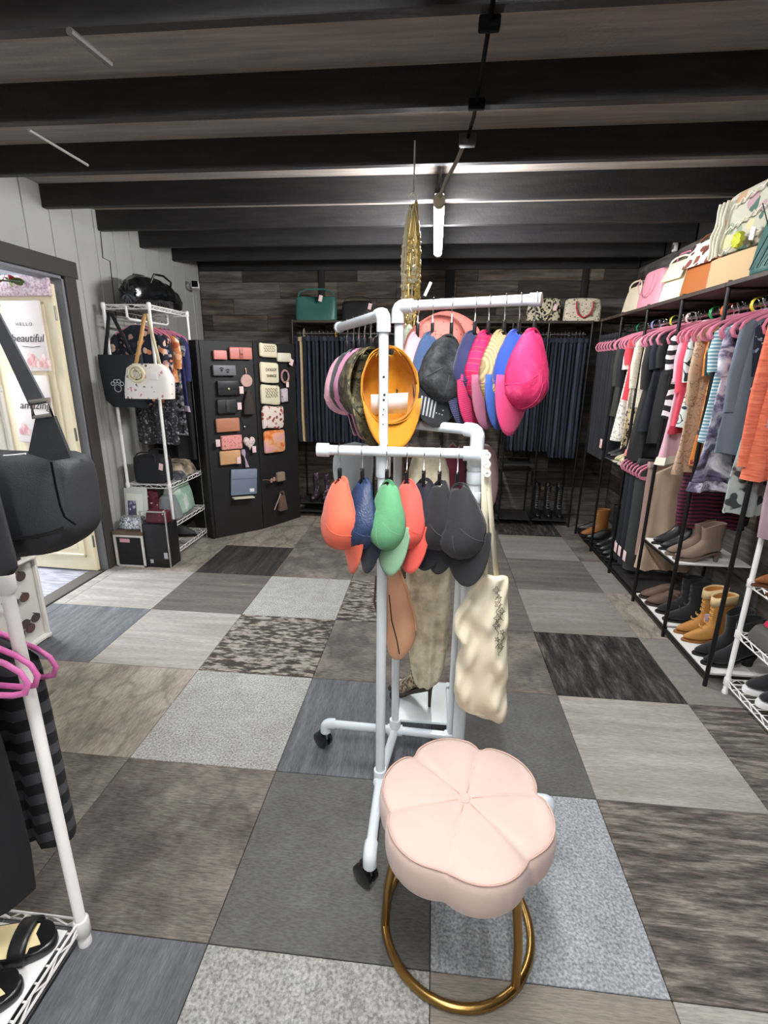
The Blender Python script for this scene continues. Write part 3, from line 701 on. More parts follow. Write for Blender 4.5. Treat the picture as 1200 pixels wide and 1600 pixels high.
def tote():
    Yt = 1.33
    t = thing('canvas_tote', 'cream canvas tote bag with black line drawing hanging on rack post', 'bag', (.16, Yt, .40))
    # outline read level by level: (px y, left px, right px)
    lv0 = [(898, 750, 795), (900, 749, 795), (930, 726, 795), (965, 708, 794), (985, 709, 794), (1000, 722, 794), (1040, 712, 794), (1080, 708, 793), (1104, 716, 793), (1122, 752, 791), (1126, 764, 788)]
    lv = []
    for (a_, b_) in zip(lv0[:-1], lv0[1:]):
        for f_ in ((0, .34, .67) if b_[0] - a_[0] > 10 else (0,)): lv.append(tuple(p_ + (q_ - p_) * f_ for p_, q_ in zip(a_, b_)))
    lv.append(lv0[-1])
    rings = []
    for i, (py, xl, xr) in enumerate(lv):
        a, b = ony(xl, py, Yt), ony(xr, py, Yt); n = 56; ring = []
        dd = .010 + .024 * math.sin(PI * (i + .4) / (len(lv) + .2))
        for k in range(n):
            th = 2 * PI * k / n; cx_ = (a.x + b.x) / 2; hx = (b.x - a.x) / 2
            x = cx_ + hx * math.copysign(abs(math.cos(th)) ** .6, math.cos(th))
            y = Yt + dd * math.copysign(abs(math.sin(th)) ** .8, math.sin(th)) + .0085 * math.sin(x * 70 + a.z * 38 + .6 * math.sin(a.z * 30)) + .006 * math.sin(x * 130 - a.z * 55) + .007 * math.sin(a.z * 46 + x * 22)
            ring.append((x, y, a.z + .003 * math.sin(x * 50)))
        rings.append(ring)
    MB().loft(rings).build('body', CANVAS, t, True, smooth=75, sub=1)
    a, b, c = ony(757, 905, Yt), ony(757, 760, Yt), ony(757, 703, 1.38)
    strip([a, b, c], .018, CANVAS, 'handle', t)
    a, b, c = ony(776, 903, Yt), ony(764, 770, Yt), ony(759, 705, 1.38)
    strip([a, b, c], .016, CANVAS, 'handle', t, (.9, .4, 0))
    # line drawing on the front: little flower stems
    rr = random.Random(4); ink = M('#2b2a26', .8)
    for k in range(9):
        x, y = 772 + rr.random() * 16, 922 + k * 11; q = MB(); n_ = rr.choice((4, 5)); ra = rr.uniform(2.5, 5)
        pts = [ony(x + (ra + 2 * math.cos(n_ * s_ * .35)) * math.cos(s_ * .35), y + (ra + 2 * math.cos(n_ * s_ * .35)) * math.sin(s_ * .35), Yt - .043) for s_ in range(18)]
        pts += [ony(x + 3 * math.sin(s_ * .8 + k), y + ra + s_ * 2.2, Yt - .043) for s_ in range(6)]
        q.tube(pts, .0008, 5); q.build('drawn_line', ink, t, True)
    q = MB()
    for k in range(3): q.tube(arc(ony(761, 712 + 14 * k, Yt - .01), .007, 0, 2 * PI, 12), .004, 6)
    q.build('bead', M('#f1efe9', .4), t, True)
tote()
def hung_cloth(name, label, cat, mat, lv, Y, dep=.03, fold=.008, freq=110, group=None, seed=0, base=None, n=40, parts=None):
    """cloth hanging straight down: (px y, left px, right px) levels at depth Y"""
    pts = [(ony(xl, py, Y), ony(xr, py, Y)) for py, xl, xr in lv]
    c = (pts[-1][0] + pts[-1][1]) / 2
    t = thing(name, label, cat, (c.x, Y, c.z), group=group); rings = []
    for i, (a, b) in enumerate(pts):
        ring = []; f = fold * min(1, .35 + i / max(1, len(pts) - 1))
        for k in range(n):
            th = 2 * PI * k / n; hx = (b.x - a.x) / 2; cx_ = (a.x + b.x) / 2
            x = cx_ + hx * math.cos(th)
            ring.append((x, Y + dep * math.sin(th) + f * math.sin(x * freq + seed + i * .25), a.z + (b.z - a.z) * (math.cos(th) + 1) / 2))
        rings.append(ring)
    MB().loft(rings).build('cloth_body', mat, t, True, smooth=75, sub=1)
    return t
DRESS = MR('faded_floral', [(.33, '#a59a80'), (.45, '#c9bfa2'), (.55, '#ded5ba'), (.68, '#b8a180'), (.75, '#d3c9aa')], scale=11, detail=5, rough=.9)
hung_cloth('dress', 'long faded floral beige dress hanging in middle of the rack', 'dress', DRESS, [(700, 640, 700), (760, 636, 704), (850, 634, 704), (950, 634, 705), (1015, 638, 700), (1058, 644, 690), (1073, 650, 680)], 1.60, .035, .010, 150)
hung_cloth('blouse', 'pale grey blouse hanging low behind the front rack post', 'blouse', M('#b9c2c6', .85, var=.08), [(690, 528, 580), (715, 520, 585), (745, 520, 583), (775, 530, 578), (790, 545, 572)], 1.90, .03, .010, 70)
hung_cloth('blouse', 'dusty mauve blouse hanging behind the tote straps', 'blouse', M('#a98a88', .85, var=.1), [(693, 752, 762), (705, 748, 775), (730, 748, 780), (770, 748, 779), (800, 748, 770)], 1.62, .03, .008, 90)
hung_cloth('shirt', 'dark brown patterned shirt behind the low rack arm', 'shirt', MR('brown_pattern', [(.4, '#3b2b26'), (.5, '#6d5a50'), (.6, '#8a7a6e')], scale=22, rough=.9), [(690, 600, 660), (720, 596, 664), (790, 594, 664), (860, 596, 664), (905, 600, 660)], 1.74, .03, .012, 100)
hung_cloth('shirt', 'maroon shirt hanging behind the black caps', 'shirt', M('#6d2a3d', .85, var=.2), [(690, 690, 725), (760, 686, 728), (850, 690, 726), (890, 695, 722)], 1.72, .03, .008, 120)
hung_cloth('skirt', 'sage beaded skirt hanging between front posts at top', 'skirt', MR('sage_sequin', [(.3, '#7d8a72'), (.5, '#b4bfa6'), (.7, '#d9d8c8')], scale=60, rough=.5), [(505, 628, 650), (560, 622, 656), (620, 618, 660), (660, 616, 660)], 1.80, .03, .008, 120)
def peach_bag():
    Y = 1.52
    t = thing('shoulder_bag', 'peach leather shoulder bag with black zip hanging behind front post', 'bag', (-.09, Y, .62))
    PE = M('#e6b08c', .45, var=.05, bump=.1, bscale=90)
    lv = [(880, 606, 622), (910, 600, 634), (950, 600, 645), (980, 601, 652), (1000, 603, 648), (1018, 606, 638), (1029, 612, 628)]
    rings = []
    for i, (py, xl, xr) in enumerate(lv):
        a, b = ony(xl, py, Y), ony(xr, py, Y)
        rings.append([((a.x + b.x) / 2 + (b.x - a.x) / 2 * math.cos(2 * PI * k / 24), Y + (.016 + .014 * math.sin(PI * i / 6)) * math.sin(2 * PI * k / 24), a.z) for k in range(24)])
    MB().loft(rings).build('body', PE, t, True, smooth=75, sub=1)
    MB().tube([ony(x, y, Y - .034) for x, y in ((608, 930), (612, 970), (620, 1000), (624, 1022))], .002, 6).build('zip', M('#2c2622', .5, .3), t, True)
    MB().tube([ony(x, y, Y) for x, y in ((606, 890), (588, 900), (585, 940), (592, 970))], .004, 6).build('strap', M('#6b4a44', .6), t, True)
    MB().tube([ony(x, y, Y - .01) for x, y in ((622, 885), (636, 920), (648, 965), (650, 985))], .004, 6).build('strap', PE, t, True)
peach_bag()

# ================================================================== SHOES, BAGS, CLOTHES: builders
def sup(c, p): return math.copysign(abs(c) ** p, c)
def shoe(name, label, upper, sole, loc, rz, L=.25, W=.082, shaft=.10, heel=0.0, point=.0, sole_h=.012, heel_w=.03, lace=None, collar_mat=None, cat='boot', group=None, tagm=None, s=1.0, top_w=1.0):
    t = thing(name, label, cat, loc, (0, 0, rz), group); t.scale = (s, s, s)
    yh, yt = -L * .44, L * .56; hw = W / 2; n = 28
    def lift(y):
        k = min(1, max(0, (yt - L * .30 - y) / (L * .55))); return heel * k * k * (3 - 2 * k)
    def ring(z, y0, y1, w_, pt):
        r_ = []
        for k in range(n):
            a = 2 * PI * k / n; cy = (y0 + y1) / 2; hy = (y1 - y0) / 2
            y = cy + hy * math.sin(a); wy = w_ * (1 - pt * max(0, math.sin(a)) ** 1.3 * .75) * (1 - .10 * max(0, -math.sin(a)))
            r_.append((wy * sup(math.cos(a), .8), y, z + lift(y)))
        return r_
    so = MB(); so.loft([ring(0, yh, yt, hw * .94, point), ring(sole_h * .5, yh - .001, yt + .002, hw, point), ring(sole_h, yh, yt, hw * .97, point)]); so_ = so.build('sole', sole, t, smooth=50)
    up = [(sole_h, yh + .002, yt - .003, hw * .94), (sole_h + .018, yh, yt - .006, hw * .95), (sole_h + .034, yh + .002, yt - L * .10, hw * .88), (sole_h + .050, yh + .004, yt - L * .24, hw * .78), (sole_h + .068, yh + .006, yh + L * .56, hw * .70), (sole_h + .09, yh + .007, yh + L * .45, hw * .66)]
    rings = [ring(z, a, b, w_, point if z < .05 else point * .4) for z, a, b, w_ in up]
    z0 = sole_h + .09; m_ = 4
    if shaft > .012:
        for k in range(1, m_ + 1):
            f = k / m_; rings.append(ring(z0 + shaft * f, yh + .006 - .006 * f, yh + L * (.45 + .05 * f), hw * (.66 + .14 * f) * top_w, 0))
        lip = rings[-1]; cy = yh + L * .24
        rings.append([(x * .9, cy + (y - cy) * .9, z) for x, y, z in lip]); rings.append([(x * .86, cy + (y - cy) * .86, z - min(.05, shaft * .6)) for x, y, z in lip])
    upo = MB().loft(rings).build('upper', upper, t, smooth=60, sub=1)
    if heel > .015:
        h = MB(); yc = yh + heel_w * .62
        h.loft([[(heel_w * .42 * f * math.cos(2 * PI * k / 14), yc + heel_w * .55 * f * math.sin(2 * PI * k / 14), z) for k in range(14)] for z, f in ((0, .75), (heel * .5, .85), (heel + .004, 1.15))]); h.build('heel', sole, so_)
    if lace:
        q = MB(); nz = max(3, int(shaft / .02))
        for k in range(nz):
            z = sole_h + .055 + k * (.03 + shaft) / nz + heel * .7; y = yh + L * (.62 - .17 * min(1, k / 2)) + .006
            q.tube([(-.016, y - .004, z), (0, y + .004, z + .006), (.016, y - .004, z + .012)], .0022, 5); q.tube([(.016, y - .004, z), (0, y + .005, z + .006), (-.016, y - .004, z + .012)], .0022, 5)
        q.build('laces', lace, upo)
    if collar_mat:
        q = MB(); q.loft([[(x * 1.07, y * 1.04, z + dz) for x, y, z in rings[len(up) + m_ - 1]] for dz in (-.045, -.02, .004)], False, False); q.build('cuff', collar_mat, upo, solid=.006)
    if tagm: MB().rbox((hw * .75, 0, .10 + heel), (.003, .032, .045), .001).build('price_tag', tagm, upo)
    return t
def bag(name, label, mat, loc, rz, w=.3, h=.22, d=.1, top=.8, mouth=.35, handles=None, hmat=None, hh=.1, hx=.3, flap=None, clasp=None, tagp=None, base=None, base_h=.3, tilt=0.0, group=None, slouch=.0, seed=0, extra=None, hr=.006, cat='bag'):
    """soft bag standing on its base; front faces local -Y"""
    t = thing(name, label, cat, loc, (tilt, 0, rz), group); rr = random.Random(seed); n = 36
    def ring(f):
        ww = w / 2 * (1 - (1 - top) * f) * (1 + .03 * math.sin(PI * f)); dd = d / 2 * (1 - (1 - mouth) * f ** 1.5); z = h * f; r_ = []
        for k in range(n):
            a = 2 * PI * k / n; x = ww * sup(math.cos(a), .35); y = dd * sup(math.sin(a), .55)
            z_ = z - slouch * f * math.cos(math.pi * x / w) ** 2 * h
            r_.append((x, y + .004 * math.sin(x * 60 + z * 30 + seed) * f, z_))
        return r_
    if base:
        MB().loft([[(x * .97, y * .97, z) for x, y, z in ring(0)], ring(.03), ring(base_h * .5), ring(base_h)]).build('base', base, t, smooth=60)
        fs = (base_h, .5, .65, .8, .92, 1.0)
    else: fs = (0, .03, .15, .3, .5, .7, .85, 1.0)
    rg = [ring(f) for f in fs]
    if not base: rg[0] = [(x * .96, y * .94, z) for x, y, z in rg[0]]
    bo = MB().loft(rg).build('body', mat, t, smooth=60, sub=1)
    hmat = hmat or mat
    if handles and hh < 0:
        for dx_ in (0, .012):
            pts = [(-w * hx, -d / 2 - .006, h * .82), (-w * hx, -d / 2 - .012, h * .82 + hh * .4), (-w * hx * .7, -d / 2 - .014, h * .82 + hh * .8), (0, -d / 2 - .014, h * .82 + hh), (w * hx * .7, -d / 2 - .014, h * .82 + hh * .8), (w * hx, -d / 2 - .012, h * .82 + hh * .4), (w * hx, -d / 2 - .006, h * .82)]
            if not dx_: MB().tube(pts, hr, 8).build('handle', hmat, t, smooth=60)
    elif handles:
        for sy in ((-1, 1) if handles == 2 else (0,)):
            y0 = sy * d * mouth * .5; pts = [(-w * hx, y0 * 1.1, h * .80), (-w * hx, y0 * 1.1, h), (-w * hx * .85, y0, h + hh * .6), (-w * hx * .45, y0, h + hh * .95), (0, y0, h + hh), (w * hx * .45, y0, h + hh * .95), (w * hx * .85, y0, h + hh * .6), (w * hx, y0 * 1.1, h), (w * hx, y0 * 1.1, h * .80)]
            if sy == 0: pts = [(-w * .46 * top, 0, h * .95), (-w * .42 * top, 0, h + hh * .5), (-w * .2, 0, h + hh), (w * .2, 0, h + hh), (w * .42 * top, 0, h + hh * .5), (w * .46 * top, 0, h * .95)]
            MB().tube(pts, hr, 8).build('handle', hmat, t, smooth=60)
    if flap:
        fy = -d / 2 * 1.02
        q = MB(); q.grid(lambda u, v: ((u - .5) * w * .92 * top, (-d * mouth * .3) * (1 - v) + (fy - .004) * v, h * (1.01 - .45 * v ** 1.3) + .004), 8, 6); q.build('flap', flap, t, solid=.004, smooth=60)
    if clasp: MB().rbox((0, -d / 2 - .008, h * .55), (.03, .008, .022), .003).build('clasp', clasp, t)
    if tagp:
        MB().rbox((0, 0, 0), (.034, .003, .055), .001).build('price_tag', TAG_PAPER, bo, loc=tagp, rot=(.1, .25, 0))
    if extra: extra(t)
    return t

# pink velvet hanger --------------------------------------------------------
def make_hanger(label, group, mat=PINK_VELVET, w=.215, hr_=.0075):
    t = thing('clothes_hanger', label, 'hanger', group=group)
    hk = [(.018 * math.cos(a) + 0, 0, .018 * math.sin(a)) for a in [(-30 + 30 * k) * PI / 180 for k in range(8)]]
    pts = [(p[0], 0, p[2] - .004) for p in hk] + [(0, 0, -.034), (0, 0, -.055)]
    MB().tube(pts, .0017, 6).build('hook', CHROME, t)
    lp = [(0, 0, -.052), (-w * .45, 0, -.075), (-w * .85, 0, -.110), (-w * .98, 0, -.130), (-w * 1.03, 0, -.155), (-w * .98, 0, -.180), (-w * .85, 0, -.187), (0, 0, -.187), (w * .85, 0, -.187), (w * .98, 0, -.180), (w * 1.03, 0, -.155), (w * .98, 0, -.130), (w * .85, 0, -.110), (w * .45, 0, -.075)]
    MB().tube(lp, hr_, 8, closed=True, flat=.6).build('velvet_frame', mat, t, smooth=60)
    return t
HG = make_hanger('pink velvet clothes hanger on the long right hand rail', 'pink hangers on the right rail')
HG_used = [False]
def hanger_at(p, rz=0.0, label=None, group=None):
    if not HG_used[0] and label is None:
        HG_used[0] = True; HG.location = p; HG.rotation_euler = (0, 0, rz); return HG
    o = dup(HG, p, (0, 0, rz), label)
    if group: o['group'] = group
    return o
def garment(name, label, mat, loc, rz=0.0, length=.62, w=.158, hem=.19, sleeve=.22, seed=0, hem_mat=None, sl_mat=None, th=.022, cat='shirt', tagz=None, neck=.05, group=None, skew=0.0, ruffle=False):
    """shirt or dress on a hanger: hanger plane is local XZ, top of hook at origin"""
    t = thing(name, label, cat, loc, (0, 0, rz), group); rr = random.Random(seed * 7 + 1); ph = rr.random() * 6; n = 32
    def ring(z, hw, dy, f):
        r_ = []
        for k in range(n):
            a = 2 * PI * k / n; x = hw * math.cos(a)
            y = dy * math.sin(a) + f * (.012 * math.sin(x * 48 + ph + z * 4) + .006 * math.sin(x * 95 + ph * 2))
            r_.append((x + skew * f * (z + .16), y, z + .006 * f * math.sin(x * 30 + ph)))
        return r_
    z1 = -length
    lev = [(-.052, neck * .8, .010, 0), (-.058, neck, .012, 0), (-.080, w * .52, .014, 0), (-.108, w * .88, .015, .1), (-.130, w * 1.03, .016, .15), (-.165, w * 1.02, th * .85, .3)]
    for k in range(1, 6):
        f = k / 5; lev.append((-.165 + (z1 + .165) * f, w * (1 - f) * 1.0 + hem * f, th * (1 + .5 * f), .4 + .9 * f))
    MB().loft([ring(*l) for l in lev]).build('cloth_body', mat, t, smooth=75)
    if sleeve:
        for sx in (-1, 1):
            pts = [(sx * w * .92, 0, -.125), (sx * (w + .012), 0, -.16), (sx * (w + .020), .004, -.16 - sleeve * .5), (sx * (w + .010), .006, -.16 - sleeve)]
            MB().tube(pts, [.020, .034, .036, .034 + (.012 if ruffle else 0)], 14, flat=.55).build('sleeve', sl_mat or mat, t, smooth=75)
    if hem_mat:
        MB().loft([ring(z1 + .035, hem * 1.01, th * 1.55, 1.25), ring(z1 - .012, hem * 1.05, th * 1.7, 1.4)], True, True).build('hem_trim', hem_mat, t, smooth=75)
    if tagz: MB().rbox((-hem * .9, -.01, tagz), (.003, .034, .055), .001).build('price_tag', TAG_PAPER, t)
    return t
def trousers(name, label, mat, loc, rz=0.0, length=1.0, w=.11, flare=1.0, seed=0, tagz=None, cat='trousers', group=None, th=.020):
    t = thing(name, label, cat, loc, (0, 0, rz), group); rr = random.Random(seed); ph = rr.random() * 6; n = 20
    cl = MB(); cl.tube([(.018 * math.cos(a), 0, .018 * math.sin(a)) for a in [(-30 + 30 * k) * PI / 180 for k in range(8)]] + [(0, 0, -.035), (0, 0, -.05)], .0017, 6)
    cl.tube([(-w, 0, -.05), (w, 0, -.05)], .003, 6); cl.build('clip_bar', CHROME, t)
    for sx in (-1, 1):
        rings = []
        for k in range(9):
            f = k / 8; z = -.055 - (length - .055) * f
            hw = w * (.52 if f < .25 else .52 - .10 * (f - .25)) * (1 + (flare - 1) * max(0, f - .5) * 2)
            cx_ = sx * w * (.5 + .05 * f)
            rings.append([(cx_ + hw * math.cos(2 * PI * q / n), th * (1 + .25 * f) * math.sin(2 * PI * q / n) + .006 * f * math.sin(6 * f + ph + sx) + .004 * math.sin(2 * PI * q / n * 3 + ph), z + (.012 if k == 8 else 0) * math.sin(2 * PI * q / n)) for q in range(n)])
        MB().loft(rings).build('trouser_leg', mat, t, smooth=75)
    wb_ = MB(); wb_.rbox((0, 0, -.075), (w * 2.06, th * 2.3, .04), .006); wb_.build('waistband', mat, t)
    if tagz: MB().rbox((-w - .005, -.016, tagz), (.003, .05, .075), .001).build('price_tag', TAG_PAPER, t)
    return t

# ================================================================== RIGHT HAND BLACK SHELVING
PY = [4.70, 4.22, 3.74, 3.25, 2.78, 2.30]
RX0, RX1 = 1.42, 1.84
RR = thing('shelving_rack', 'long black metal rail rack with top shelf along right wall', 'rack', (1.63, 3.5, 0))
for y in PY:
    MB().tube([(RX0, y, .0), (RX0, y, 1.955)], .0105, 10).build('post', BLACK_METAL, RR, True)
    MB().tube([(RX1, y, .0), (RX1, y, 1.955)], .0105, 10).build('post', BLACK_METAL, RR, True)
    for z in (.055, 1.915): MB().tube([(RX0, y, z), (RX1, y, z)], .008, 8).build('side_rail', BLACK_METAL, RR, True)
TOPW = MR('dark_stained_board', [(.3, '#2a211c'), (.6, '#43362d'), (.8, '#57483b')], scale=3, ms=(9, 1, 9), rough=.6, detail=7)
for a, b in zip(PY[1:], PY[:-1]):
    MB().rbox(((RX0 + RX1) / 2 - .005, (a + b) / 2, 1.935), (RX1 - RX0 + .03, b - a - .004, .022), .003).build('top_board', TOPW, RR, True, smooth=0)
MB().rbox(((RX0 + RX1) / 2 - .005, 2.0, 1.935), (RX1 - RX0 + .03, .596, .022), .003).build('top_board', TOPW, RR, True, smooth=0)
MB().tube([(1.60, 1.72, 1.85), (1.60, 4.70, 1.85)], .0125, 12).build('hanging_rail', CHROME, RR, True)
for y in PY: MB().tube([(1.60, y, 1.85), (1.60, y, 1.925)], .006, 8).build('rail_bracket', BLACK_METAL, RR, True)
WSH = M('#e9e7e2', .5)
def rshelf(y0, y1, z, mat=WSH):
    MB().rbox(((RX0 + RX1) / 2, (y0 + y1) / 2, z), (RX1 - RX0 - .02, y1 - y0 - .025, .012), .002).build('shelf_board', mat, RR, True, smooth=0)
    for x in (RX0, RX1): MB().tube([(x, y0, z - .012), (x, y1, z - .012)], .008, 8).build('shelf_frame', BLACK_METAL, RR, True)
rshelf(2.30, 2.78, .062); rshelf(2.78, 3.25, .062); rshelf(2.78, 3.25, .462); rshelf(3.74, 4.22, .838, M('#8d8a86', .5)); rshelf(3.74, 4.22, .062, M('#2a2827', .6)); rshelf(4.22, 4.70, .062, M('#2a2827', .6))
rshelf(3.25, 3.74, .062, M('#2a2827', .6))
MB().tube([(1.60, 3.25, 1.0), (1.60, 3.74, 1.0)], .010, 10).build('hanging_rail', CHROME, RR, True)
for y in (3.25, 3.74): MB().tube([(RX0, y, 1.0), (RX1, y, 1.0)], .008, 8).build('side_rail', BLACK_METAL, RR, True)

RAIL = 1.868
def G(y, name, label, mat, tx=1.60, **k):
    dx, rz = random.uniform(-.03, .02), random.uniform(-.16, .16)
    hanger_at((tx + dx, y, RAIL), rz); return garment(name, label, mat, (tx + dx, y, RAIL - .001), rz, seed=int(y * 100), **k)
# black trousers at the far end
ORD = ('first', 'second', 'third', 'fourth', 'fifth', 'sixth', 'seventh', 'eighth', 'ninth', 'tenth', 'eleventh', 'twelfth', 'thirteenth', 'fourteenth', 'fifteenth', 'sixteenth', 'seventeenth', 'eighteenth', 'nineteenth', 'twentieth')
BT = M('#26272b', .85, bump=.2, bscale=200, var=.2)
for i, y in enumerate((4.64, 4.57, 4.50, 4.43, 4.36, 4.29)):
    hanger_at((1.60, y, RAIL))
    trousers('trousers', ORD[i] + ' black trousers from the far end of right rail', BT, (1.60, y, RAIL), length=1.06, w=.19, seed=i, group='black trousers at far end of the right rail', tagz=-.93 if i == 5 else None, th=.018)
LEO = MF('leopard_print', '#d9c7a0', ['#2b211a', '#3a2c20', '#1f1813'], 45, .42)
SPK = MF('cream_speckle', '#ded6c3', ['#3a342e', '#6b6258', '#3a342e'], 90, .22)
G(4.15, 'blouse', 'dark olive blouse just past the black trousers', M('#3a3b33', .85, var=.15), length=.70, sleeve=.3)
G(4.08, 'blouse', 'black blouse beside the dark olive blouse on right rail', M('#202023', .85), length=.72, sleeve=.3)
G(3.98, 'blouse', 'white lace blouse with ruffled sleeve on right rail', MR('white_lace', [(.3, '#b9b3a6'), (.45, '#e9e5da'), (.7, '#f3f0e6')], tex='voronoi', scale=60, rough=.85, bump=.4), length=.86, sleeve=.17, ruffle=True, hem=.23)
G(3.91, 'shirt', 'coral red tee between lace blouse and leopard top', M('#e04a56', .85), length=.55, sleeve=.14)
G(3.84, 'shirt', 'tan and black leopard print top on right rail', LEO, length=.90, sleeve=.26, hem=.22)
G(3.77, 'shirt', 'cream speckled blouse beside the leopard print top', SPK, length=.60, sleeve=.30, hem=.21)
G(3.68, 'shirt', 'cream tunic with pink hem on right rail', M('#d9c8ad', .85, var=.06), length=.92, sleeve=.3, hem_mat=M('#d98a7c', .85), hem=.23)
G(3.60, 'shirt', 'charcoal long tunic beside the cream tunic', M('#2f2e2d', .85), length=.94, sleeve=.3, hem=.23)
G(3.52, 'shirt', 'black long tunic second from the cream tunic', M('#1f1f20', .85), length=.93, sleeve=.3, hem=.22)
G(3.43, 'shirt', 'navy black tee with wide short sleeve', M('#171a26', .85), length=.72, sleeve=.17, hem=.22)
G(3.35, 'shirt', 'black tee beside the zebra blouse', M('#1c1b1c', .85), length=.80, sleeve=.16)
ZEB = MR('zebra_print', [(.44, '#1b1a1c'), (.48, '#e9e4e2'), (1, '#e9e4e2')], tex='wavez', scale=5, dist=7, rough=.85, interp='CONSTANT')
G(3.25, 'blouse', 'white and black zebra print blouse on right rail', ZEB, length=.62, sleeve=.2)
G(3.18, 'shirt', 'pink blouse with frilled cream hem and yellow bow', M('#dfb3c0', .85, var=.08), length=.88, sleeve=.24, hem_mat=M('#e9e3d0', .85), hem=.22)
G(3.11, 'shirt', 'bright coral shirt hanging between zebra and swirl prints', M('#ea5266', .85), length=.68, sleeve=.3, hem=.20, hem_mat=M('#9b1f33', .85))
SWL = MR('swirl_print', [(.5, '#c9cfcb'), (.54, '#232629'), (.62, '#c9cfcb')], tex='noise', scale=7, detail=0, dist=3, rough=.85, interp='CONSTANT')
G(3.04, 'shirt', 'pale grey shirt with black swirl print', SWL, length=.66, sleeve=.24)
G(2.96, 'blouse', 'tan blouse printed with thin script', MR('tan_script', [(.5, '#c0a184'), (.53, '#6d5343'), (.56, '#c0a184')], scale=14, detail=2, dist=2, rough=.85), length=.90, sleeve=.36, hem=.22)
G(2.89, 'shirt', 'orange and maroon patterned blouse low on right rail', MF('orange_maroon', '#c9782e', ['#7b2037', '#e0b04f', '#b94a2a'], 30, .4), length=.84, sleeve=.2)
G(2.81, 'shirt', 'deep teal floral blouse on right rail', MF('teal_floral', '#142a2b', ['#2c6b5c', '#5d8f85', '#20403f'], 28, .38), length=.66, sleeve=.2)
G(2.74, 'shirt', 'teal and white striped tee on right rail', MR('teal_stripe', [(.5, '#6fa3ae'), (.55, '#d8e3e4')], tex='wavez', scale=18, rough=.85, interp='CONSTANT'), length=.7, sleeve=.18)
TIE = MR('tie_dye', [(.36, '#26222e'), (.46, '#6d6680'), (.55, '#c9c6cf'), (.68, '#efecec')], scale=9, detail=5, dist=.8, rough=.85)
G(2.655, 'dress', 'black and white tie dye dress with ruffle on right rail', TIE, length=.92, sleeve=.2, hem=.235, cat='dress', hem_mat=TIE)
G(2.60, 'shirt', 'crimson top peeking beside the tie dye dress', M('#b3243f', .85), length=.45, sleeve=.0)
G(2.52, 'shirt', 'slate blue grey tunic on right rail', M('#66727e', .85, var=.06), length=.72, sleeve=.36, hem=.23, w=.18, tx=1.585)
G(2.46, 'shirt', 'navy floral shirt beside slate tunic', MF('navy_floral', '#1c2233', ['#8d93a6', '#4b5a7a', '#d8d2c8'], 40, .3), length=.72, sleeve=.2)
KNIT = MR('orange_knit', [(.3, '#c9583f'), (.55, '#e57a5c'), (.75, '#f09a78')], scale=12, ms=(1, 1, 9), detail=6, rough=.95, bump=.5)
G(2.31, 'sweater', 'orange knitted sweater nearest on the right rail', KNIT, length=.79, sleeve=.58, hem=.215, w=.195, th=.05, cat='sweater', tx=1.60)
G(2.40, 'shirt', 'pale grey lace edged skirt top behind orange sweater', MR('grey_lace', [(.45, '#3b3f40'), (.5, '#a9b2ad'), (1, '#b7bfba')], scale=18, rough=.85, detail=1), length=.98, sleeve=.0, hem=.235)
G(2.17, 'cardigan', 'long mauve cardigan at the near end of right rail', M('#a98f98', .85, var=.1), length=1.04, sleeve=.4, hem=.215, w=.17, cat='cardigan', skew=-.05)
for i, y in enumerate((2.19, 2.14, 2.09, 2.03, 1.98, 2.29, 2.50, 2.57, 2.70, 2.78, 2.85, 3.0, 3.07, 3.30, 2.62, 2.925, 3.145, 3.39, 3.47, 3.56, 3.64, 4.20, 4.12, 4.03, 3.945, 3.88, 3.80)): hanger_at((1.60 + random.uniform(-.035, .03), y, RAIL), random.uniform(-.22, .22))
for i, (y, c, l) in enumerate(((2.10, '#54606e', 'slate shirt at the near end beyond the mauve cardigan'), (2.03, '#3a4050', 'dark blue shirt at the near end of right rail'))):
    G(y, 'shirt', l, M(c, .85), length=.75, sleeve=.3)
# coloured size rings
for c, y, nm in (('#1f9a6a', 4.30, 'emerald green'), ('#8f9ac2', 4.02, 'lavender blue'), ('#c3bd4a', 3.72, 'olive yellow'), ('#d9b9b0', 3.50, 'pale pink'), ('#1f8f4a', 3.22, 'leaf green'), ('#d9662c', 3.10, 'orange'), ('#c9b92f', 2.83, 'mustard yellow'), ('#c61f2b', 2.38, 'red')):
    q = MB(); q.tube([(.034 * math.cos(2 * PI * k / 28), 0, .034 * math.sin(2 * PI * k / 28)) for k in range(28)], .013, 8, closed=True, flat=.3)
    o = q.build('size_ring', M(c, .35), loc=(1.60, y, 1.8505)); tag(o, nm + ' plastic size ring on the right rail', 'size ring')

# trousers on the short low rail
for i, (y, c, l) in enumerate(((3.66, '#22242a', 'far'), (3.58, '#2a2d34', 'middle'), (3.48, '#3a3d3c', 'near'))):
    trousers('trousers', l + ' pair of dark trousers on the short low rail', M(c, .85, var=.1), (1.60, y, 1.01), length=.86, w=.19, seed=40 + i, tagz=-.76)
for i in range(7): hanger_at((1.60, 3.70 - .055 * i, 1.018), 0, 'pink velvet hanger on the short low rail', 'pink hangers on the low rail')
trousers('trousers', 'mauve taupe trousers folded beside the white shelf', M('#a58a80', .7, var=.06), (1.61, 3.335, 1.01), length=.70, w=.19, seed=50)
hung = garment('skirt', 'beige satin skirt hanging under the low rail', M('#bfa78f', .5), (1.60, 3.29, 1.01), length=.78, sleeve=0, seed=5, cat='skirt')
garment('sweater', 'maroon and black striped sweater behind the white shelf', MR('maroon_stripe', [(.5, '#6a1f3a'), (.55, '#1d1420')], tex='wavez', scale=14, rough=.85, interp='CONSTANT'), (1.66, 2.95, 1.16), length=.52, sleeve=.34, seed=6, cat='sweater')
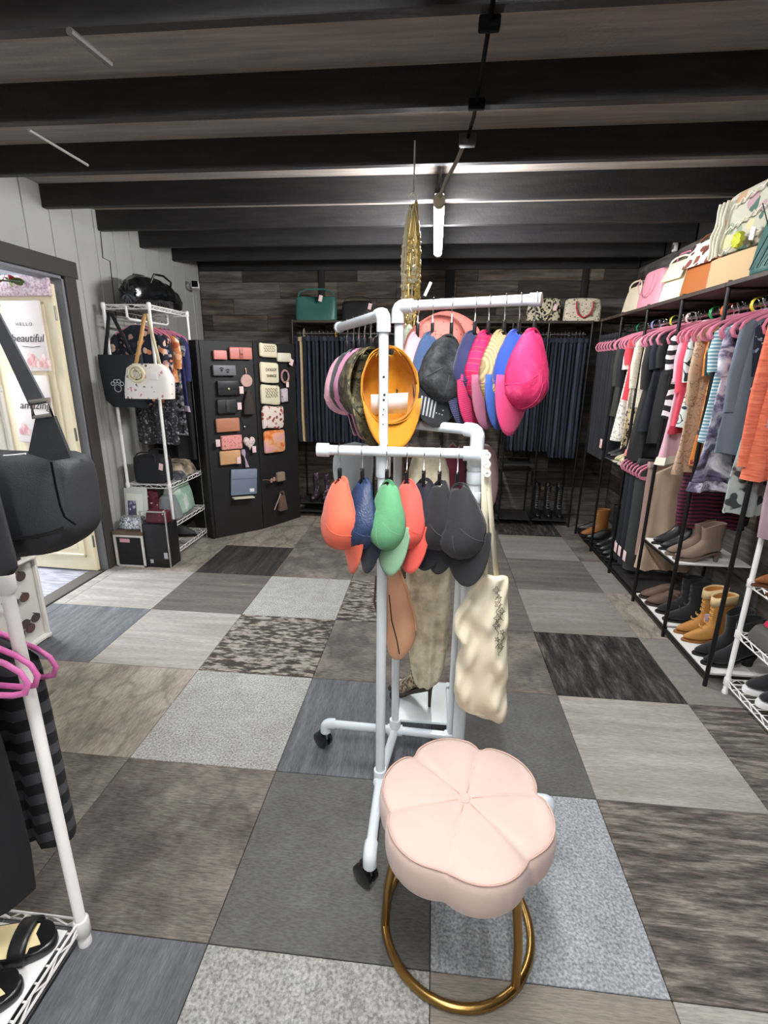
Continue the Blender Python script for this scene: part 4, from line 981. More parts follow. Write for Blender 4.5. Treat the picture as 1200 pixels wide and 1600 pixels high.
hanger_at((1.66, 2.95, 1.16), 0, 'pink hanger holding the maroon striped sweater')
RRr = MB().tube([(1.66, 2.78, 1.145), (1.66, 3.25, 1.145)], .008, 8).build('hanging_rail', BLACK_METAL, RR, True)

# shoes on the right
BLK = M('#1a1a1b', .35, bump=.1, bscale=80); SUE = M('#18181a', .95, sheen=.3); TAUPE = M('#7d6a5c', .9, var=.06)
TANL = M('#b57f3d', .6, var=.1, bump=.2, bscale=60); SOLEB = M('#121212', .6)
R90 = PI / 2
shoe('ankle_boot', 'farther black leather heeled ankle boot on the upper white shelf', BLK, SOLEB, (1.555, 3.13, .469), R90 + .1, shaft=.06, heel=.055, point=.8, group='black leather heeled pair on the upper white shelf')
shoe('ankle_boot', 'nearer black leather heeled ankle boot on the upper white shelf', BLK, SOLEB, (1.555, 3.02, .469), R90 + .05, shaft=.06, heel=.055, point=.8, group='black leather heeled pair on the upper white shelf')
shoe('ankle_boot', 'farther taupe suede ankle boot with heel on the upper white shelf', TAUPE, M('#6b5a4d', .8), (1.56, 2.93, .469), R90, shaft=.085, heel=.05, group='taupe suede pair on the upper white shelf', top_w=1.15)
shoe('ankle_boot', 'nearer taupe suede ankle boot with heel on the upper white shelf', TAUPE, M('#6b5a4d', .8), (1.57, 2.845, .469), R90 - .05, shaft=.085, heel=.05, group='taupe suede pair on the upper white shelf', top_w=1.15)
for i_, y in enumerate((2.72, 2.63)): shoe('lace_up_boot', ('farther ', 'nearer ')[i_] + 'tan lace up boot with cream cuff on the bottom white shelf', TANL, M('#8a5c2a', .7), (1.58, y, .069), R90 + .06, shaft=.155, heel=.03, point=.5, lace=M('#d9a860', .5), collar_mat=M('#d8bd8d', .9), tagm=M('#c9bfd8', .7) if y < 2.7 else None, group='tan lace up boots')
for i_, y in enumerate((2.49, 2.40)): shoe('ankle_boot', ('farther ', 'nearer ')[i_] + 'black suede ankle boot nearest on the bottom white shelf', SUE, SOLEB, (1.585, y, .069), R90 + .05, L=.27, W=.09, shaft=.12, heel=.055, point=.35, heel_w=.06, group='black suede ankle boots')
for i_, y in enumerate((3.17, 3.07)): shoe('clog', ('farther ', 'nearer ')[i_] + 'brown slip on clog on the bottom white shelf', M('#5d4a3c', .7, var=.1), M('#3b2d22', .7), (1.56, y, .069), R90, shaft=.0, W=.095, cat='shoe', group='brown slip on clogs')
for i_, y in enumerate((2.96, 2.86)): shoe('lace_up_boot', ('farther ', 'nearer ')[i_] + 'black lace up boot beside the tan boots', SUE, SOLEB, (1.58, y, .069), R90, shaft=.13, heel=.02, lace=M('#3a3a3c', .6), group='black lace up boots beside the tan pair')
# further back
shoe('lace_up_boot', 'chestnut brown lace up boot at far end of right shelving', M('#8b5a2b', .55, var=.1), SOLEB, (1.52, 4.45, .069), R90 + .2, shaft=.14, lace=M('#c99a5a', .5), tagm=WHITE_PAPER, s=1.05)
for i_, y in enumerate((4.58, 4.32)): shoe('shoe', ('farther ', 'nearer ')[i_] + 'glossy black low shoe on far bottom shelf', BLK, SOLEB, (1.53, y, .069), R90, shaft=.0, point=.6, cat='shoe', group='glossy black shoes far bottom')
for i_, y in enumerate((4.14, 4.04)): shoe('tall_boot', ('farther ', 'nearer ')[i_] + 'tall black leather boot standing below the grey shelf', BLK, SOLEB, (1.55, y, .069), R90 + .1, shaft=.28, group='tall black boots')
for i_, y in enumerate((3.94, 3.84)): shoe('ankle_boot', ('farther ', 'nearer ')[i_] + 'glossy black ankle boot beside the tall boots', BLK, SOLEB, (1.54, y, .069), R90 + .1, shaft=.10, tagm=WHITE_PAPER if y > 3.9 else None, group='glossy black ankle boots beside tall boots')
for i_, y in enumerate((4.15, 4.07)): shoe('pump', ('farther ', 'nearer ')[i_] + 'black pointed heeled pump on the grey shelf', BLK, SOLEB, (1.55, y, .845), R90, shaft=.0, heel=.05, point=.9, cat='shoe', group='black pumps on grey shelf')
for i_, y in enumerate((3.93, 3.83)): shoe('slipper', ('farther ', 'nearer ')[i_] + 'cream woven slipper on the grey shelf', MR('cream_weave', [(.3, '#9a916c'), (.6, '#d9d3a8')], tex='voronoi', scale=90, rough=.9), M('#cfc9b6', .8), (1.54, y, .845), R90, shaft=.0, cat='shoe', group='cream woven slippers')

# bags on the right top shelf
ZS = 1.947
CREAM = M('#e6d9bd', .6, var=.04); PINKL_ = M('#e39aa8', .5, var=.03)
bag('handbag', 'cream handbag with looped handle at far end of right top shelf', CREAM, (1.62, 4.52, ZS), -R90 + .1, w=.32, h=.24, d=.14, top=.75, handles=2, hh=.03, seed=1, hr=.007)
bag('handbag', 'pink handbag with thin straps on right top shelf', PINKL_, (1.61, 4.16, ZS), -R90 + .08, w=.34, h=.30, d=.14, top=.85, handles=2, hh=-.14, seed=2, hr=.0035)
bag('handbag', 'small rose pink bag behind the cream satchel', M('#cf7f92', .6), (1.68, 3.92, ZS), -R90 + .1, w=.26, h=.31, d=.10, top=.8, handles=1, hh=.05, seed=3)
bag('handbag', 'ivory satchel with folded flap on right top shelf', M('#e9e2c6', .6), (1.60, 3.74, ZS), -R90 + .1, w=.32, h=.27, d=.14, handles=2, hh=.03, hx=.35, flap=M('#e4dcbc', .6), seed=4)
COW = MF('cowhide_print', '#f0e9e0', ['#5d2f22', '#7b3f2c', '#4a261d'], 16, .45)
bag('handbag', 'brown leather bag with white cowhide flap', M('#a8612c', .5), (1.60, 3.40, ZS), -R90 + .1, w=.36, h=.32, d=.15, top=.85, flap=COW, handles=1, hh=.04, seed=5, hmat=M('#6b3c20', .5))
PATCH = MF('patchwork_floral', '#aaa694', ['#5f7f6d', '#a08486', '#425d52', '#b8af88', '#7f8d72', '#a98868'], 13, .48, .9)
def lace_trim(t):
    q = MB(); rr = random.Random(3)
    for k in range(10):
        if k < 3: q.tube([(-.19 + .03 * k + .006 * math.sin(j * 1.7 + k), -.106 + .004 * j * (j > 3) * .6, .16 + j * .038) for j in range(8)], .0075, 6)
        elif k < 6: q.tube([(-.10 + .30 * j / 15, -.106 + .012 * (k - 3), .165 + .11 * (k - 3) + .055 * j / 15 + .010 * math.sin(j * 2.3 + k)) for j in range(16)], .0042, 6)
    q.build('lace_braid', M('#c9c3b0', .9), t)
    q = MB()
    for k in range(8):
        a = 2 * PI * k / 8; q.tube([(.07, -.122, .20), (.07 + .036 * math.cos(a), -.128, .20 + .036 * math.sin(a))], [.006, .014], 6)
    q.build('crochet_flower', M('#b9bf3f', .85), t)
bag('tote_bag', 'large patchwork floral tote with tan base on right top shelf', PATCH, (1.575, 2.93, ZS), -R90 + .08, w=.47, h=.47, d=.20, top=.93, mouth=.5, base=M('#b99c74', .75, bump=.15), base_h=.33, seed=6, extra=lace_trim, tagp=(.15, -.115, .21), hr=.010)
QUILT = MR('quilted_teal', [(.0, '#16322f'), (.05, '#1f4743'), (.25, '#35625c')], tex='crack', scale=26, rough=.55, bump=.1)
def quilt(t):
    q = MB()
    for k in range(-9, 10):
        for sg in (-1, 1):
            a, b = Vector((k * .05 - sg * .09, -.098, .03)), Vector((k * .05 + sg * .09, -.096, .30))
            if abs(a.x) < .22 and abs(b.x) < .22: q.tube([a, b], .0025, 5)
    q.build('quilt_stitching', M('#17332f', .8), t)
bag('handbag', 'teal green quilted bag nearest on right top shelf', M('#2f5a55', .5), (1.53, 2.46, ZS), -R90 + .05, w=.50, h=.34, d=.19, top=.9, handles=2, hh=.10, seed=7, extra=quilt)

# white wire rack, nearest on the right -----------------------------------
def wire_shelf(parent, x0, x1, y0, y1, z, mat=WHITE_METAL, r=.0035, step=.035, drop=.028):
    q = MB()
    for zz in (z, z - drop): q.tube([(x0, y0, zz), (x1, y0, zz), (x1, y1, zz), (x0, y1, zz)], r, 6, closed=True)
    def zig(a, b):
        a, b = Vector(a), Vector(b); n = max(2, int((b - a).length / .04)); pts = []
        for k in range(n + 1): pts.append(tuple(a.lerp(b, k / n) - Vector((0, 0, drop if k % 2 else 0))))
        q.tube(pts, r * .7, 5)
    for a, b in (((x0, y0, z), (x1, y0, z)), ((x1, y0, z), (x1, y1, z)), ((x1, y1, z), (x0, y1, z)), ((x0, y1, z), (x0, y0, z))): zig(a, b)
    n = int((y1 - y0) / step)
    for k in range(1, n): yy = y0 + (y1 - y0) * k / n; q.tube([(x0, yy, z), (x1, yy, z)], r * .6, 5)
    for k in (1, 2): xx = x0 + (x1 - x0) * k / 3; q.tube([(xx, y0, z - r), (xx, y1, z - r)], r * .8, 5)
    return q.build('wire_shelf', mat, parent, True)
WR = thing('wire_rack', 'white wire shelf rack nearest on the right side', 'rack', (1.66, 1.95, 0))
for x in (1.49, 1.86):
    for y in (2.25, 1.62):
        MB().tube([(x, y, .0), (x, y, .012), (x, y, .016), (x, y, 1.62)], [.014, .014, .0115, .0115], 12).build('post', WHITE_METAL, WR, True)
        for z in (.075, .335, .60): MB().tube([(x, y, z - .03), (x, y, z - .026), (x, y, z + .008), (x, y, z + .012)], [.013, .016, .016, .013], 12).build('collar', WHITE_METAL, WR, True)
for z in (.075, .335, .60): wire_shelf(WR, 1.49, 1.86, 1.62, 2.25, z)
MB().rbox((1.70, 2.15, .084), (.30, .17, .004), .001).build('shelf_liner', M('#dcd9d2', .7), WR, True)
for i_, y in enumerate((2.16, 2.06)): shoe('sneaker', ('farther ', 'nearer ')[i_] + 'black sneaker with white sole on lowest wire shelf at right', SUE, M('#eeeeec', .6), (1.66, y, .078), R90 + .05, L=.28, W=.095, shaft=.0, sole_h=.026, cat='sneaker', group='black sneakers with white soles')
bag('pouch', 'grey fabric pouch lying on middle wire shelf at right', M('#55524f', .85), (1.61, 2.13, .338), 0, w=.24, h=.08, d=.2, top=.9, mouth=.7, seed=9, cat='pouch')
bag('scarf', 'crumpled crimson red scarf on the grey pouch at right', M('#c2274b', .85, var=.2), (1.63, 2.14, .418), .3, w=.18, h=.06, d=.15, top=.6, mouth=.6, slouch=.2, seed=12, cat='scarf')
for i_, y in enumerate((2.19, 2.09)): shoe('cowboy_boot', ('farther ', 'nearer ')[i_] + 'brown leather fringed boot on the upper wire shelf at right', M('#8a4f22', .45, var=.3, vs=30, bump=.3, bscale=50), M('#5d3416', .6), (1.615, y, .603), R90, L=.29, shaft=.14, heel=.03, point=.85, group='brown fringed boots on the wire rack')

# ================================================================== FAR WALL: RAILS, JEANS, BAGS
FR = thing('rail_rack', 'black metal rail rack with shelf along the far wall', 'rack', (0, 5.05, 0))
FX = [-1.37, -.62, .1, .70, 1.02, 1.40]
for x in FX:
    for y in (4.90, 5.26): MB().tube([(x, y, 0), (x, y, 1.955)], .0100, 8).build('post', BLACK_METAL, FR, True)
    MB().tube([(x, 4.90, 1.9), (x, 5.26, 1.9)], .007, 8).build('side_rail', BLACK_METAL, FR, True)
MB().tube([(-1.37, 5.08, 1.845), (1.40, 5.08, 1.845)], .011, 10).build('hanging_rail', CHROME, FR, True)
for a, b in zip(FX[:-1], FX[1:]):
    MB().rbox(((a + b) / 2, 5.08, 1.94), (b - a - .004, .38, .022), .003).build('top_board', TOPW, FR, True, smooth=0)
    MB().rbox(((a + b) / 2, 5.08, .062), (b - a - .03, .36, .014), .002).build('shelf_board', M('#242322', .6), FR, True, smooth=0)
for a, b in ((.1, .70), (.70, 1.02)):
    MB().rbox(((a + b) / 2, 5.08, .62), (b - a - .03, .36, .014), .002).build('shelf_board', M('#242322', .6), FR, True, smooth=0)
DEN = [M(c, .9, bump=.3, bscale=250, var=.25, vs=5) for c in ('#1b212d', '#242b39', '#171b25', '#2f3746')]
js = [(-1.345 + .040 * i) for i in range(17)]
protoJ = {}
def jean(x, y, k, label, group, L=1.06, z=1.858):
    key = (k, L)
    if key not in protoJ:
        protoJ[key] = trousers('jeans', label, DEN[k], (x, y, z), R90 + .0, length=L, w=.16, flare=1.15, seed=k, cat='jeans', group=group, th=.017)
        return protoJ[key]
    o = dup(protoJ[key], (x, y, z), (0, 0, R90 + random.uniform(-.05, .05)), label); o['group'] = group; return o
for i, x in enumerate(js):
    if i == 1:
        trousers('jeans', 'tan trousers hanging among the jeans on far rail', M('#b9a17c', .85), (x, 5.08, 1.858), R90, length=1.06, w=.15, seed=77); continue
    jean(x, 5.08, i % 4, ORD[i] + ' hanging pair of dark jeans from left end of far rail', 'jeans on left half of the far rail')
for i in range(20):
    x = .74 + .0335 * i
    jean(x, 5.08, (i * 3) % 4, ORD[19 - i] + ' hanging pair of dark jeans from right end of far rail', 'jeans on right half of the far rail', 1.10 + .06 * (i > 11))
for i in range(10):
    x = -.60 + .13 * i
    hanger_at((x, 5.08, 1.862), R90, 'pink hanger on the middle of far rail', 'pink hangers on the far rail')
    garment('shirt', ('dark', 'grey', 'brown', 'olive', 'black', 'navy', 'rust', 'plum', 'slate', 'teal')[i] + ' shirt on the middle of far rail behind the caps', M(('#26262a', '#55565a', '#4a3a30', '#4a4a38', '#1b1b1d', '#232a40', '#6b3a2a', '#40283c', '#4a5460', '#25484a')[i], .85), (x, 5.08, 1.862), R90, length=.75, seed=90 + i)
for c, x, nm in (('#b9aa90', -1.30, 'beige'), ('#d99a1f', -.98, 'amber')):
    q = MB(); q.tube([(0, .036 * math.cos(2 * PI * k / 28), .036 * math.sin(2 * PI * k / 28)) for k in range(28)], .013, 8, closed=True, flat=.3)
    tag(q.build('size_ring', M(c, .35), loc=(x, 5.08, 1.845)), nm + ' plastic size ring on far rail above the jeans', 'size ring')
# bags on the far shelf
ZF = 1.952
bag('handbag', 'green leather hobo bag on the far shelf', M('#33645a', .45, bump=.1), (-1.165, 5.05, ZF), 0, w=.40, h=.24, d=.13, top=.96, mouth=.3, slouch=.5, handles=1, hh=.05, seed=21, tagp=(.06, -.075, .20), hr=.009)
bag('handbag', 'black leather bag beside the green bag on far shelf', M('#1d1d1e', .4), (-.765, 5.05, ZF), 0, w=.30, h=.19, d=.1, top=.92, handles=1, hh=.03, seed=22, tagp=(.13, -.06, .13))
MONO = MF('monogram_black', '#cfc3a6', ['#1d1a17', '#26211c', '#1d1a17'], 42, .5)
MONO2 = MF('monogram_cream', '#e0d6bd', ['#8d8268', '#b3a78a', '#6b604a'], 50, .35)
bag('handbag', 'black and cream patterned bag with pale handle on far shelf', MONO, (.985, 5.05, ZF), 0, w=.30, h=.21, d=.11, top=.96, handles=2, hh=-.12, hmat=M('#dccfb6', .6), seed=23, tagp=(.09, -.07, .12), hx=.2, hr=.007)
bag('handbag', 'cream patterned bag with red handles on far shelf', MONO2, (1.335, 5.05, ZF), 0, w=.33, h=.21, d=.12, top=.93, handles=2, hh=-.14, hmat=M('#b5303a', .5), seed=24, hx=.22, hr=.008)
# boots on the far bottom shelf
for i in range(5):
    x = .20 + .105 * i
    shoe('ankle_boot', ORD[i] + ' black ankle boot from the left on far bottom shelf', BLK, SOLEB, (x, 5.05, .070), PI, shaft=.13, heel=.04, group='black ankle boots far bottom shelf')
for i in range(3):
    shoe('tall_boot', ('left', 'middle', 'right')[i] + ' tall black boot on the far bottom shelf near the corner', BLK, SOLEB, (1.10 + .11 * i, 5.05, .070), PI, shaft=.2, heel=.03, lace=M('#6b6b6b', .4), group='tall black boots near the far corner')
for i in range(2):
    shoe('rubber_boot', ('left', 'right')[i] + ' plum floral rubber boot at left foot of far rack', MF('plum_floral', '#3a2a35', ['#7d6a78', '#55404e', '#927f8a'], 30, .4, .4), SOLEB, (-1.22 + .12 * i, 5.03, .17), PI, shaft=.16, group='plum floral rubber boots')
MB().rbox((-1.0, 5.08, .155), (.7, .36, .014), .002).build('shelf_board', M('#242322', .6), FR, True, smooth=0)
for i in range(4):
    shoe('shoe', ORD[i] + ' black flat shoe from the left on the middle far shelf', BLK, SOLEB, (.22 + .12 * i, 5.02, .63), PI, shaft=.0, cat='shoe', group='black flats on the middle far shelf')

# gold necklaces on a tall stand
t = thing('necklace_stand', 'tall bunch of gold and pearl necklaces hanging above rack', 'jewellery', (-.13, 2.6, 1.66))
nx, ny = -.128, 2.6
MB().tube([(nx, ny, ZC + .05), (nx, ny, 2.30)], .004, 8).build('hanging_rod', M('#d8d2c4', .4, .6), t, True)
MB().tube(arc((nx, ny, 2.285), .018, -PI * .2, PI * 1.2, 10), .004, 6).build('hook', M('#e3ddd0', .3, .6), t, True)
rr = random.Random(8); GLD = M('#cfb46c', .35, .6); PRL = M('#e0d8bb', .35)
for k in range(16):
    top = 2.27 - rr.random() * .03; L = rr.uniform(.28, .60); wd = rr.uniform(.02, .052); y0 = ny + rr.uniform(-.03, .03); ox = rr.uniform(-.016, .016)
    pts = []
    for s_ in range(25):
        a = 2 * PI * s_ / 25; pts.append((nx + ox + wd * math.sin(a) * (.35 + .65 * (1 - math.cos(a)) / 2), y0 + .01 * math.cos(a * 2 + k), top - L * (1 - math.cos(a)) / 2))
    q = MB(); q.tube(pts, .0034, 5, closed=True)
    for p in pts[5:21:1]:
        mm = Matrix.Translation(p); q.lathe([(.001, -.009), (.007, -.004), (.007, .004), (.001, .009)], 7, mm)
    q.build('necklace', GLD if k % 3 else PRL, t, True)

# ================================================================== FOLDING BLACK PANELS WITH WALLETS
PA, PB_, PC = Vector((-1.945, 4.115, 0)), Vector((-1.605, 4.445, 0)), Vector((-1.35, 4.885, 0))
PANM = M('#1d1c1c', .6, bump=.05, bscale=20)
FP = thing('folding_screen', 'tall black folding display panels covered with wallets and pouches', 'display', tuple((PA + PC) / 2))
def panel(a, b, name='panel'):
    d = (b - a); L = d.length; ang = math.atan2(d.y, d.x)
    o = MB().rbox((L / 2, .014, .865), (L - .006, .028, 1.73), .003, 1).build(name, PANM, FP, False, smooth=0)
    o.location = a - FP.location; o.rotation_euler = (0, 0, ang)
    for z in (.2, .86, 1.5): MB().cyl((L, .0, z - .04), (L, .0, z + .04), .008, 8).build('hinge', BLACK_METAL, o)
    return ang
angL = panel(PA, PB_); angR = panel(PB_, PC)
def post_side(): pass
o = MB().rbox((0, 0, .865), (.30, .028, 1.73), .003, 1).build('panel', PANM, FP, False, smooth=0)
o.location = Vector((-2.075, 4.02 + .17, 0)) - FP.location; o.rotation_euler = (0, 0, deg(145))
def on_panel(px, py, side, off=-.0):
    return onplane(px, py, PA if side == 'L' else PB_, PB_ if side == 'L' else PC)
def pmount(name, label, cat, px0, py0, px1, py1, side, roll=0.0):
    """thing on the panel spanning the photo box; returns (thing, width, height)"""
    a, b = on_panel(px0, py0, side), on_panel(px1, py1, side); ang = angL if side == 'L' else angR
    d = Vector((math.cos(ang), math.sin(ang), 0)); w_ = (b - a).dot(d); h_ = a.z - b.z
    c = (a + b) / 2; nrm = Vector((math.sin(ang), -math.cos(ang), 0))
    t = thing(name, label, cat, c + nrm * .004, (0, roll, ang)); return t, w_, h_
def peg(t, x, z): MB().tube([(x, .0, z), (x, -.035, z), (x, -.05, z + .006)], .0022, 6).build('peg', BLACK_METAL, t)
def wallet(label, box, side, mat, d=.028, flap=None, clasp=None, tagpos=None, lines=None, roll=0.0, strap=None, cat='wallet', name='wallet', extra=None):
    t, w_, h_ = pmount(name, label, cat, *box, side, roll)
    MB().rbox((0, -d / 2 - .004, 0), (w_, d, h_), .008, 3).build('body', mat, t, smooth=60)
    if flap: MB().rbox((0, -d - .006, h_ * .2), (w_ * .98, .005, h_ * .6), .002).build('flap', flap, t)
    if strap: MB().rbox((0, -d - .010, .0), (w_ * .16, .005, h_ * .8), .002).build('strap', strap, t)
    if clasp: MB().lathe([(.001, .006), (.009, .005), (.010, 0)], 12, Matrix.Translation((0, -d - .012, -h_ * .05)) @ Matrix.Rotation(PI / 2, 4, 'X')).build('clasp', clasp, t)
    for x in (-w_ * .35, w_ * .35): peg(t, x, -h_ / 2 - .006)
    if tagpos: MB().rbox((tagpos[0] * w_, -d - .012, tagpos[1] * h_), (.038, .003, .062), .001).build('price_tag', TAG_PAPER, t)
    if extra: extra(t, w_, h_, d)
    return t
LEATH = lambda c: M(c, .45, var=.08, bump=.1, bscale=70)
def paws(t, w_, h_, d):
    for ox in (-.14, .12):
        q = MB(); 
        for (x, z, r_) in ((0, -.006, .010), (-.012, .008, .005), (-.004, .013, .005), (.005, .013, .005), (.013, .008, .005)):
            q.lathe([(.001, .002), (r_, .001), (r_, -.001)], 10, Matrix.Translation((ox * w_ + x, -d - .005, z - ox * .05)) @ Matrix.Rotation(PI / 2, 4, 'X'))
        q.build('paw_print', M('#26262a', .7), t)
wallet('small pink wallet top left of the wallet panel', (331, 547, 353, 562), 'L', LEATH('#e08d86'))
wallet('large pink wallet with strap and clasp on wallet panel', (356, 542, 392, 562), 'L', LEATH('#cf7f72'), strap=LEATH('#b96a60'), clasp=M('#8a5a40', .3, .8))
wallet('grey wallet embossed with two paw prints', (330, 570, 367, 587), 'L', LEATH('#6f7173'), extra=paws)
wallet('black wallet with round green clasp', (337, 595, 371, 617), 'L', LEATH('#242526'), clasp=M('#b9c98a', .4, .6), flap=LEATH('#2a2b2c'), tagpos=(.62, -.15))
wallet('black wallet with bar clasp below the round clasp wallet', (337, 624, 369, 645), 'L', LEATH('#2b2c2d'), strap=LEATH('#3c3d3e'), tagpos=(.6, .0))
wallet('tan suede wallet on wallet panel', (335, 654, 373, 673), 'L', LEATH('#bd7f62'), tagpos=None)
wallet('pink floral zip wallet on wallet panel', (343, 681, 377, 700), 'L', MF('pink_floral', '#eb9f96', ['#b9585a', '#7d4a4a', '#d9786f'], 60, .3), tagpos=(-.68, .05))
wallet('tan beige wallet with wrist strap and tags', (341, 705, 375, 723), 'L', LEATH('#d9a878'), tagpos=(.36, -.25))
t, w_, h_ = pmount('mirror_case', 'round pink pocket mirror case beside the black wallets', 'mirror', 374, 582, 394, 604, 'L')
MB().lathe([(.001, .012), (w_ * .45, .012), (w_ * .5, .006), (w_ * .5, 0)], 28, Matrix.Translation((0, -.004, -.01)) @ Matrix.Rotation(PI / 2, 4, 'X')).build('case', LEATH('#d3a99c'), t)
MB().tube([(0, -.012, .05), (.0, -.014, .075), (0, -.004, .10)], .005, 6).build('wrist_strap', LEATH('#caa08f'), t)
t, w_, h_ = pmount('drawstring_pouch', 'dark brown drawstring pouch hanging on wallet panel', 'pouch', 376, 610, 396, 646, 'L')
MB().loft([[(r_ * math.cos(2 * PI * k / 16), -.03 + .022 * math.sin(2 * PI * k / 16) * f, z) for k in range(16)] for r_, z, f in ((w_ * .5, -h_ * .5, .9), (w_ * .52, -h_ * .4, 1), (w_ * .42, 0, 1), (w_ * .25, h_ * .3, .7), (w_ * .12, h_ * .42, .4), (w_ * .2, h_ * .5, .5))]).build('body', M('#3c332e', .85), t, smooth=70)
t, w_, h_ = pmount('heart_charm', 'pale floral heart purse with tag beside the pink wallet', 'purse', 378, 680, 398, 702, 'L')
hp = [(w_ * .5 * (16 * math.sin(a) ** 3) / 16, h_ * .5 * (13 * math.cos(a) - 5 * math.cos(2 * a) - 2 * math.cos(3 * a) - math.cos(4 * a)) / 16) for a in [2 * PI * k / 32 for k in range(32)]]
MB().loft([[(x * f, -y_, z * f) for x, z in hp] for y_, f in ((.004, .9), (.012, 1), (.024, .95), (.03, .7))]).build('body', MF('heart_floral', '#e6d3cc', ['#a86a72', '#8a8a90', '#c99a9a'], 55, .35), t, smooth=70)
MB().rbox((w_ * .3, -.038, -h_ * .45), (.036, .003, .06), .001).build('price_tag', TAG_PAPER, t)
t, w_, h_ = pmount('key_charm', 'silver key charm hanging on wallet panel', 'charm', 375, 648, 383, 668, 'L')
MB().tube([(-.01, -.012, .04), (.0, -.014, .0), (.012, -.012, -.05)], .003, 6).build('chain', CHROME, t); MB().rbox((.012, -.014, -.055), (.02, .004, .02), .002).build('charm', CHROME, t)
t, w_, h_ = pmount('bow_tassel', 'lilac bow tassel hanging under the floral heart purse', 'tassel', 374, 702, 386, 728, 'L')
MB().loft([[(r_ * math.cos(2 * PI * k / 10) + ox, -.03 + .006 * math.sin(2 * PI * k / 10), z) for k in range(10)] for r_, z, ox in ((.018, -.085, .02), (.010, -.03, .01), (.005, .01, 0), (.022, .045, -.01), (.016, .08, -.01))]).build('ribbon', M('#b9a6b9', .7), t, smooth=70)
def card(px0, py0, px1, py1, label, mat, roll=0.0):
    t, w_, h_ = pmount('folder', label, 'folder', px0, py0, px1, py1, 'L', roll); return t, w_, h_
t, w_, h_ = card(358, 735, 401, 769, 'slate blue document folder on lower wallet panel', None, deg(4))
SL = M('#7c879b', .55)
MB().rbox((0, -.012, 0), (w_, .016, h_), .003).build('body', SL, t); MB().rbox((0, -.023, h_ * .31), (w_ * .99, .004, h_ * .36), .002).build('flap', M('#8791a4', .55), t); MB().rbox((w_ * .3, -.0225, -h_ * .34), (.045, .003, .032), .001).build('label', WHITE_PAPER, t)
t, w_, h_ = pmount('shelf_ledge', 'small cream ledge under the slate folder', 'ledge', 361, 770, 394, 782, 'L', deg(4))
MB().rbox((0, -.035, 0), (w_, .062, .012), .002).build('ledge', M('#ded8c0', .6), t)
# right panel: canvas pouches
PCH = M('#e9e0bf', .85, bump=.15, bscale=250)
def pouch(label, box, mat, text=None, roll=0.0, cat='pouch', scrib=0, tagpos=None, wav=.006):
    t, w_, h_ = pmount('zip_pouch', label, cat, *box, 'R', roll); n = 30
    rings = []
    for y_, f in ((.004, .92), (.012, 1), (.026, .97), (.034, .80)):
        r_ = []
        for k in range(n):
            a = 2 * PI * k / n; x = w_ / 2 * f * sup(math.cos(a), .22); z = h_ / 2 * f * sup(math.sin(a), .22)
            r_.append((x, -y_, z + wav * math.sin(x * 55)))
        rings.append(r_)
    MB().loft(rings).build('body', mat, t, smooth=50)
    MB().tube([(-w_ * .45, -.02, h_ * .47), (0, -.022, h_ * .47), (w_ * .45, -.02, h_ * .47)], .003, 6).build('zip', M('#bdb28e', .5), t)
    ink = M('#4a4030', .8)
    if text:
        for i, (s_, z, sz) in enumerate(text):
            q = text_mb(s_, sz); q.build('lettering', ink, t, loc=(w_ * .03, -.0385, z * h_), rot=(PI / 2, 0, 0), smooth=0)
    rr = random.Random(len(label))
    for k in range(scrib):
        q = MB(); z0 = h_ * (.28 - .5 * (k / max(1, scrib))); pts = [(-w_ * .32 + w_ * .64 * s_ / 14, -.0385, z0 + h_ * .07 * math.sin(s_ * 2.1 + k * 2) + h_ * .03 * rr.random()) for s_ in range(15)]
        q.tube(pts, .0018, 5); q.build('lettering', ink, t)
    for x in (-w_ * .3, w_ * .3): peg(t, x, -h_ / 2 - .004)
    if tagpos: MB().rbox((tagpos[0] * w_, -.036, tagpos[1] * h_), (.045, .003, .06), .001).build('price_tag', TAG_PAPER, t, rot=(0, .4, 0))
    return t
pouch('cream canvas pouch with script lettering at top of right panel', (402, 536, 430, 559), PCH, scrib=3)
pouch('cream pouch reading doggy things with a paw print', (403, 566, 433, 598), PCH, text=[('DOGGY', .14, .036), ('THINGS', -.16, .034)])
pouch('cream canvas pouch with dense lettering third on right panel', (404, 602, 435, 631), PCH, scrib=4, wav=.012)
pouch('white and red floral pouch fourth on right panel', (406, 636, 441, 667), MF('red_floral', '#ead9cd', ['#a3504a', '#c98a80', '#8a4a40'], 22, .36), scrib=0, wav=.012)
pouch('orange and pink sunset print pouch on right panel', (409, 674, 443, 704), MR('sunset_print', [(.35, '#e7a5b4'), (.45, '#f0b58a'), (.55, '#e8813c'), (.7, '#c7502a')], scale=9, detail=4, rough=.7), wav=.003)
pouch('small white pouch with dark label beside the top canvas pouch', (430, 551, 452, 566), M('#e3dcc4', .8), cat='pouch', tagpos=(.5, -.1), wav=.002)
t, w_, h_ = pmount('bangle', 'rose beaded bangle hanging beside the doggy pouch', 'bangle', 435, 577, 450, 599, 'R')
q = MB(); q.tube([(.045 * math.cos(2 * PI * k / 24), -.02, .055 * math.sin(2 * PI * k / 24)) for k in range(24)], .010, 8, closed=True); q.build('ring', MF('rose_beads', '#b98a88', ['#5d3a40', '#d9b9b0', '#8a5a60'], 80, .4), t)
MB().rbox((.02, -.028, -.075), (.035, .003, .05), .001).build('price_tag', TAG_PAPER, t)
pouch('small lilac patterned pouch beside the third canvas pouch', (436, 607, 447, 628), MF('lilac_print', '#cdbfc4', ['#7d6a80', '#a58fa8', '#e3d8dc'], 60, .35), cat='pouch', wav=.002)
